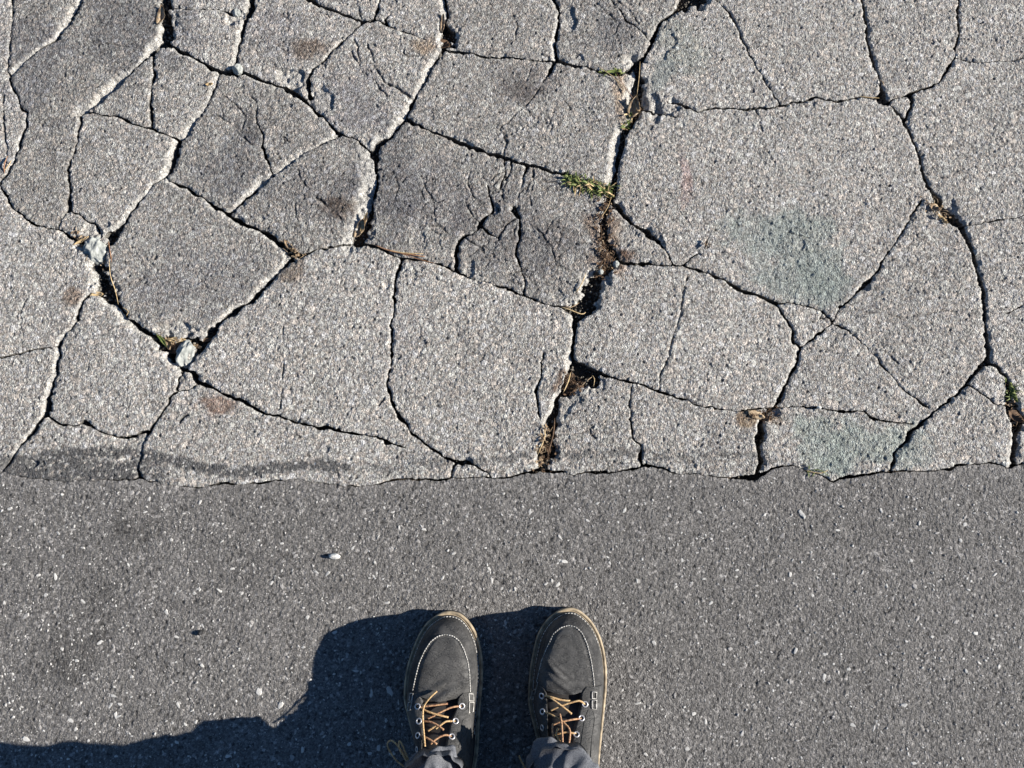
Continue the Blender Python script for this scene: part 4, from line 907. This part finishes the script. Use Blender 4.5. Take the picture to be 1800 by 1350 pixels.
    def facing(eyes, sg, name):
        V = []; Fq = []; m = 30; cc = 16
        ex = [e.x for e in eyes][::-1]; ey = [e.y for e in eyes][::-1]
        for i in range(m):
            t = i/(m-1); y = yb0+.002+(yb1-yb0)*t; xe = float(np.interp(y, ey, ex))-sg*.0068
            if t < .1: xe += sg*.008*(1-t/.1)**2
            s = ty-ssh-y; c, w = wid(min(s, smax-.002)); xo = c+sg*w*.93
            for j in range(cc):
                u = j/(cc-1); x = xe+(xo-xe)*u; lift = .0026*min(1, u/.04+.0)-.0006*(u > .9)
                V.append(surf(x, y, lift if j else -.0065))
        for i in range(m-1):
            for j in range(cc-1): Fq.append((i*cc+j, i*cc+j+1, (i+1)*cc+j+1, (i+1)*cc+j))
        # front edge turned down
        b = MB(); b.add(V, Fq); fo = b.build(name, M_leather2, boot)
    facing(eyr, 1, 'eyelet_facing'); facing(eyl, -1, 'eyelet_facing')
    V = []; Fq = []; m = 24; cc = 12
    for i in range(m):
        t = i/(m-1); y = ybot-.006+(yb1-ybot)*t; xa = float(np.interp(y, [e.y for e in eyl][::-1], [e.x for e in eyl][::-1]))-.001; xb = float(np.interp(y, [e.y for e in eyr][::-1], [e.x for e in eyr][::-1]))+.001
        for j in range(cc):
            u = j/(cc-1); x = xa+(xb-xa)*u; V.append(surf(x, y, -.0068+.0030*math.sin(math.pi*u)*min(1, t*6)+.0010*math.sin(t*14+u*3)))
    for i in range(m-1):
        for j in range(cc-1): Fq.append((i*cc+j, i*cc+j+1, (i+1)*cc+j+1, (i+1)*cc+j))
    b = MB(); b.add(V, Fq); b.build('tongue', M_dark_leather, boot)
    # stitched lines of the quarter seams
    sm = MB()
    for q in SEAMS[seed]: tube(sm, [onsurf(*p, .0026) for p in q], .0005, 5, False, 3)
    sm.build('quarter_seam', M_stitchd, boot)
    for ey in (eyr, eyl):
        for e in ey:
            nn_ = nrm_at(e); a = nn_.cross(Vector((0, 1, 0))).normalized(); c = nn_.cross(a); mb = MB(); v = []; f = []; n1, n2 = 20, 8
            for i in range(n1):
                an = 2*math.pi*i/n1; d = a*math.cos(an)+c*math.sin(an)
                for j in range(n2):
                    bn = 2*math.pi*j/n2; v.append(e+nn_*.0016+d*(.0034+.0010*math.cos(bn))+nn_*(.0007*math.sin(bn)))
            for i in range(n1):
                for j in range(n2): f.append((i*n2+j, ((i+1) % n1)*n2+j, ((i+1) % n1)*n2+(j+1) % n2, i*n2+(j+1) % n2))
            mb.add(v, f); mb.build('eyelet', M_steel, boot)
            mb = MB(); v = [e+nn_*.0015+(a*math.cos(2*math.pi*i/14)+c*math.sin(2*math.pi*i/14))*.0026 for i in range(14)]; mb.add(v, [tuple(range(14))]); mb.build('eyelet_hole', M_hole, boot)
    for (mt, pts) in laces:
        mb = MB(); tube(mb, [onsurf(p[0], p[1], p[2]*.001) for p in pts], .00130, 8, False, 5); mb.build('lace', mt, boot)
    return boot
M_dark_leather = simple_mat('black_tongue_leather', (.022, .020, .020), .6, (.04, .036, .034), 90, .3, .001)
WR = {1: [(.066, .35, .7, .0028, .006), (.084, .45, .75, .0060, .007), (.096, .4, .6, -.0050, .006), (.060, .6, .3, -.0008, .005), (.080, .3, .2, -.0016, .004)],
      2: [(.072, .25, -1.0, .0040, .005), (.082, .5, -.9, .0036, .0045), (.092, .7, -.6, .0030, .004), (.062, .4, -.9, .0016, .003), (.066, .6, -.5, -.0009, .004), (.094, .4, -.3, -.0010, .005)]}
SEAMS = {1: [[(826,1258),(815,1264),(812,1275),(812,1290),(806,1315)], [(840,1258),(835,1275),(830,1290)]],
         2: [[(1034,1248),(1028,1265),(1024,1290),(1020,1320)], [(1042,1250),(1045,1262),(1043,1280),(1040,1300),(1038,1345)]]}
Lleft = [(770,1081),(754,1090),(739,1112),(727.8,1139),(719,1165.5),(714,1194),(712,1228)]
Lright = [(810,1077),(819,1084),(832,1101),(842,1123),(847,1150),(848.5,1176),(847,1210),(844,1236)]
A_ = M_lace; B_ = M_lace2
make_boot('left boot of dark grey leather, half in the right one\'s shadow', (789,1073), Lleft, Lright,
 [(725.5,1214),(730,1192),(736.7,1165.5),(745.5,1145.5),(756.7,1127.8),(770,1117.8),(783,1115),(796.7,1117.8),(807.8,1126.7),(815.5,1141),(822,1161),(825.5,1183),(826.7,1216.7)],
 [(811.5,1241),(800.5,1268),(794,1295.5),(789,1322)], [(734.5,1242),(737,1268),(735.5,1293),(734.5,1317)],
 [[(824,1219),(832,1220),(833,1232),(825,1232),(824,1219)],[(825,1235),(833,1234),(832,1251),(825,1253),(825,1235)]],
 [[(721,1219),(726,1219),(724,1231),(719,1231),(721,1219)],[(718,1235),(724,1233),(721,1248),(716,1250),(718,1235)]],
 [(A_, [(768,1215,8),(755,1227,9),(745,1242,8),(743,1262,8),(745,1290,7),(747,1312,6)]),
  (B_, [(734.5,1242,1.5),(752,1241,5),(770,1239,5),(787,1237,3)]), (B_, [(811.5,1241,1.5),(795,1243,5),(778,1250,5),(763,1258,3),(752,1263,1)]),
  (A_, [(735,1242,1),(750,1250,5),(768,1256,5),(788,1261,1)]), (A_, [(800.5,1268,1.5),(785,1268,5),(774,1275,5),(766,1281,2)]), (B_, [(738,1268,1),(752,1268,4),(766,1273,5),(780,1283,4)]),
  (B_, [(794,1295,1.5),(783,1292,5),(770,1297,4),(757,1308,1)]), (B_, [(736,1293,1),(750,1297,5),(768,1308,2)]), (A_, [(752,1285,0),(765,1277,3),(774,1274,3)])], 1, -1)
Rleft = [(983,1072),(968,1081),(954,1097),(943,1119),(936.7,1150),(932,1174),(930,1205),(929,1236)]
Rright = [(1019,1074),(1028,1080),(1042,1095),(1054,1119),(1061,1145.5),(1064,1174),(1064,1205.5),(1061,1236)]
make_boot('right boot of dark grey leather, its outer side in full sun', (1001,1067), Rleft, Rright,
 [(943,1199),(946.7,1183),(952,1161),(961,1139),(972,1114.5),(985.5,1103),(999,1099),(1012,1102),(1023,1112),(1032,1132),(1039,1161),(1043,1188),(1045.5,1214.5)],
 [(1028,1238),(1022,1263),(1013,1292),(1009,1316)], [(953,1223),(954.5,1251),(954.5,1279),(953,1303)],
 [[(1041,1216),(1049,1217),(1048,1228),(1041,1228),(1041,1216)],[(1041,1231),(1049,1231),(1048,1247),(1041,1246),(1041,1231)]],
 [[(938,1200),(945,1200),(942,1212),(937,1212),(938,1200)],[(936,1214),(942,1214),(938,1229),(932,1229),(936,1214)]],
 [(A_, [(955,1223,1.5),(968,1225,6),(985,1230,6),(1002,1232,5)]), (A_, [(1028,1238,1.5),(1018,1232,6),(1000,1236,7),(983,1242,5),(968,1249,2)]), (A_, [(962,1223,4),(975,1232,8),(990,1243,8),(1005,1255,5)]),
  (A_, [(955,1251,1.5),(968,1256,6),(985,1265,6),(1000,1280,2)]), (B_, [(1022,1263,1.5),(1005,1265,6),(985,1269,5),(970,1275,2)]), (A_, [(1013,1290,1.5),(1002,1288,5),(988,1288,5),(975,1292,2)]),
  (B_, [(984,1255,8),(987,1270,10),(988,1285,10),(989,1305,8)]), (B_, [(972,1272,6),(971,1285,7),(974,1298,6)]), (B_, [(990,1270,6),(1000,1280,7),(1002,1292,7),(1000,1308,5)]), (A_, [(981,1280,7),(978,1290,7),(984,1304,5)])], 2, 1)

# hanging lace ends
def free_lace(pts, parent_name='lace'):
    b = MB(); tube(b, [(*P(p[0], p[1], p[2]*.001), p[2]*.001) for p in pts], .0011, 8, False, 6); o = b.build('lace', M_lace, person); o.location = (0, .36, 0)
free_lace([(718,1352,95),(700,1340,96),(686,1322,94),(681,1308,92),(688,1302,94),(700,1312,96),(712,1330,98),(722,1350,98)])
free_lace([(722,1352,100),(712,1333,104),(702,1316,102),(702,1303,100),(708,1312,100),(718,1336,98)])
free_lace([(912,1328,90),(916,1337,92),(924,1352,94)])

# trousers: two legs to the waist
from mathutils import noise as mn_
def leg(mb, cx0, front, seed):
    r = np.random.default_rng(seed); nzv, nf = 260, 110; V = []; f = []
    for i in range(nzv):
        t = i/(nzv-1); z = front[0][0]+(.86-front[0][0])*t**1.25
        yf = float(smooth_interp([(a, b) for a, b, c, d in front], z)); hx = float(smooth_interp([(a, c) for a, b, c, d in front], z)); hy = float(smooth_interp([(a, d) for a, b, c, d in front], z)); cx = cx0+(z-.12)*(-.02 if cx0 < 0 else .01)*.5
        for k in range(nf):
            an = 2*math.pi*k/nf; e = math.exp(-max(0, z-.12)/.09)
            fold = (.0075*math.sin(z*105+2.2*math.sin(an+seed)+seed)*(e+.15)+.0045*math.sin(z*230+3*math.sin(2*an+seed*2))*e+.0022*math.sin(z*390+4*math.sin(3*an+seed))*e+.0022*math.sin(5*an+z*30+seed))*(1 if i > 3 else .3)
            rg = 1-abs(mn_.noise(Vector((math.cos(an)*2.2+seed, math.sin(an)*2.2, z*34+math.cos(an)*1.5))))*2.2; fold += .0075*(rg-.4)*(.25+e)*(1 if i > 5 else .4)
            x = cx+(hx+fold)*math.cos(an); y = yf-hy+(hy+fold)*math.sin(an); V.append((x, y, z+.004*math.sin(an*2+seed)*e+.010*math.sin(an)*e))
    # inner hem
    for k in range(nf): p = V[k]; V.append((cx0+(p[0]-cx0)*.94, p[1]-.003*math.sin(2*math.pi*k/nf), p[2]+.020))
    for i in range(nzv-1):
        for k in range(nf): f.append((i*nf+k, i*nf+(k+1) % nf, (i+1)*nf+(k+1) % nf, (i+1)*nf+k))
    for k in range(nf): f.append((nzv*nf+k, nzv*nf+(k+1) % nf, (k+1) % nf, k))
    # turned hem band with a stitched ridge
    mb.add(V, f)
for cx0, fr, sd_ in ((-.098, [(.128,-.309,.041,.046),(.15,-.322,.045,.052),(.19,-.338,.054,.058),(.26,-.345,.060,.064),(.36,-.345,.066,.070),(.5,-.335,.072,.078),(.7,-.330,.084,.090),(.86,-.335,.092,.10)], 3),
                     (.066, [(.124,-.299,.045,.048),(.15,-.318,.049,.054),(.19,-.336,.056,.060),(.26,-.343,.062,.066),(.36,-.343,.067,.072),(.5,-.333,.073,.078),(.7,-.330,.085,.090),(.86,-.335,.092,.10)], 5)):
    b = MB(); leg(b, cx0, fr, sd_); o = b.build('trouser_leg', M_denim, person); o.location = (0, .36, 0)
# seat and waistband
b = MB(); V = []; f = []; nf = 48; prof = [(.80,.165,.10),(.84,.178,.112),(.90,.180,.118),(.96,.172,.115),(1.02,.165,.108),(1.03,.160,.104)]
for z, hx, hy in prof:
    for k in range(nf): an = 2*math.pi*k/nf; V.append((-.01+hx*math.cos(an), -.44+hy*math.sin(an), z))
for i in range(len(prof)-1):
    for k in range(nf): f.append((i*nf+k, i*nf+(k+1) % nf, (i+1)*nf+(k+1) % nf, (i+1)*nf+k))
f.append(tuple((len(prof)-1)*nf+k for k in range(nf))); f.append(tuple(k for k in range(nf-1, -1, -1)))
b.add(V, f); o = b.build('trouser_seat', M_denim, person); o.location = (0, .36, 0)

# unseen upper body, added to block sky light, standing upright and looking down
def skinned(name, pts, edges, rad, mat, parent, sub=2):
    me = bpy.data.meshes.new(name); me.from_pydata(pts, edges, []); me.update(); o = link(bpy.data.objects.new(name, me))
    sk = o.modifiers.new('s', 'SKIN'); sk.use_smooth_shade = True
    for v, r in zip(me.skin_vertices[0].data, rad): v.radius = r if isinstance(r, tuple) else (r, r)
    me.skin_vertices[0].data[0].use_root = True
    sb = o.modifiers.new('u', 'SUBSURF'); sb.levels = sub; sb.render_levels = sub
    dg = bpy.context.evaluated_depsgraph_get(); m2 = bpy.data.meshes.new_from_object(o.evaluated_get(dg)); bpy.data.objects.remove(o)
    m2.materials.clear(); m2.materials.append(mat); m2.name = name; o = link(bpy.data.objects.new(name, m2), parent); o.location = (0, .36, 0); return o
M_skin = simple_mat('skin', (.42, .26, .19), .55, (.50, .32, .24), 60, .1); M_jack = simple_mat('navy_jacket', (.03, .034, .05), .85, (.05, .055, .075), 120, .5, .001); M_hair = simple_mat('brown_hair', (.05, .03, .02), .7, (.09, .06, .04), 200, .6, .002)
yb = -.45
pts = [(-.01,yb,1.0),(-.01,yb,1.18),(-.01,yb+.005,1.36),(-.01,yb-.01,1.47)]; ed = [(0,1),(1,2),(2,3)]; rd = [(.15,.105),(.155,.11),(.17,.115),(.075,.07)]
for sg in (-1, 1):
    n0 = len(pts); pts += [(-.01+sg*.17,yb-.01,1.42),(-.01+sg*.225,yb-.02,1.22),(-.01+sg*.235,yb-.01,1.12),(-.01+sg*.24,yb+.02,.98),(-.01+sg*.24,yb+.04,.88)]; rd += [.065,.052,.046,.042,.038]; ed += [(2,n0)]+[(n0+i,n0+i+1) for i in range(4)]
skinned('jacket', pts, ed, rd, M_jack, person)
pts = [(-.01,yb-.02,1.40),(-.01,yb,1.51),(-.01,yb+.03,1.575),(-.01,yb+.055,1.65),(-.01,yb+.045,1.72)]; ed = [(0,1),(1,2),(2,3),(3,4)]; rd = [.05,.052,.066,(.076,.098),(.06,.075)]
for sg in (-1, 1):
    n0 = len(pts); pts += [(-.01+sg*.2,yb-.02,1.30),(-.01+sg*.235,yb,1.1),(-.01+sg*.24,yb+.035,.86),(-.01+sg*.24,yb+.045,.81)]; rd += [.034,.032,.026,(.036,.018)]; ed += [(0,n0)]+[(n0+i,n0+i+1) for i in range(3)]
    for k, (dy, ln_) in enumerate(((-.03,.07),(-.011,.08),(.009,.076),(.028,.062))):
        m0 = len(pts); pts += [(-.01+sg*.24,yb+.045+dy,.775),(-.01+sg*.238,yb+.05+dy,.775-ln_*.5),(-.01+sg*.230,yb+.055+dy,.775-ln_)]; rd += [.0095,.0085,.0075]; ed += [(n0+3,m0),(m0,m0+1),(m0+1,m0+2)]
    m0 = len(pts); pts += [(-.01+sg*.225,yb+.085,.80),(-.01+sg*.222,yb+.10,.765)]; rd += [.011,.009]; ed += [(n0+3,m0),(m0,m0+1)]
bd = skinned('body', pts, ed, rd, M_skin, person)
# face: nose, ears, eyes, mouth
def ell(mb, c, r, n=10):
    v = [(c[0]+r[0]*math.sin(a)*math.cos(b_), c[1]+r[1]*math.sin(a)*math.sin(b_), c[2]+r[2]*math.cos(a)) for a in np.linspace(.05, math.pi-.05, n) for b_ in np.linspace(0, 2*math.pi, n, endpoint=False)]
    mb.add(v, [(i*n+j, i*n+(j+1) % n, (i+1)*n+(j+1) % n, (i+1)*n+j) for i in range(n-1) for j in range(n)])
b = MB(); ell(b, (-.01, yb+.155, 1.635), (.012,.020,.022)); o = b.build('nose', M_skin, person); o.location = (0,.36,0)
for sg in (-1, 1):
    b = MB(); ell(b, (-.01+sg*.078, yb+.045, 1.645), (.010,.018,.030)); o = b.build('ear', M_skin, person); o.location = (0,.36,0)
    b = MB(); ell(b, (-.01+sg*.03, yb+.142, 1.66), (.012,.009,.007)); o = b.build('eye', M_pebw, person); o.location = (0,.36,0)
b = MB(); ell(b, (-.01, yb+.140, 1.60), (.024,.008,.006)); o = b.build('mouth', M_leaf, person); o.location = (0,.36,0)
b = MB(); ell(b, (-.01, yb+.032, 1.70), (.086,.103,.078), 22); o = b.build('hair', M_hair, person); o.location = (0,.36,0)
# loose grit in the open cracks
b1 = MB(); r_ = np.random.default_rng(77); JJ, II = np.where((G < -.0012)); pick = r_.choice(len(JJ), 2600, replace=False)
for t in pick:
    x = X[JJ[t], II[t]]; y = Y[JJ[t], II[t]]; s_ = r_.choice([.0007, .001, .0014, .002, .003], p=[.3,.3,.2,.14,.06]); c = chips[int(r_.integers(7))][0]; a = r_.uniform(0, 6.28); ca, sa = math.cos(a)*s_, math.sin(a)*s_; z = -.017+r_.uniform(0, .007)
    b1.add([(x+p[0]*ca-p[1]*sa, y+p[0]*sa+p[1]*ca, z+p[2]*s_*2+r_.uniform(-.3, .3)*s_) for p in c.v], c.f)
M_grit = simple_mat('crack_grit', (.10, .085, .07), .9, (.26, .24, .20), 150, .3)
tag(b1.build('grit', M_grit, soil, False), kind='stuff')
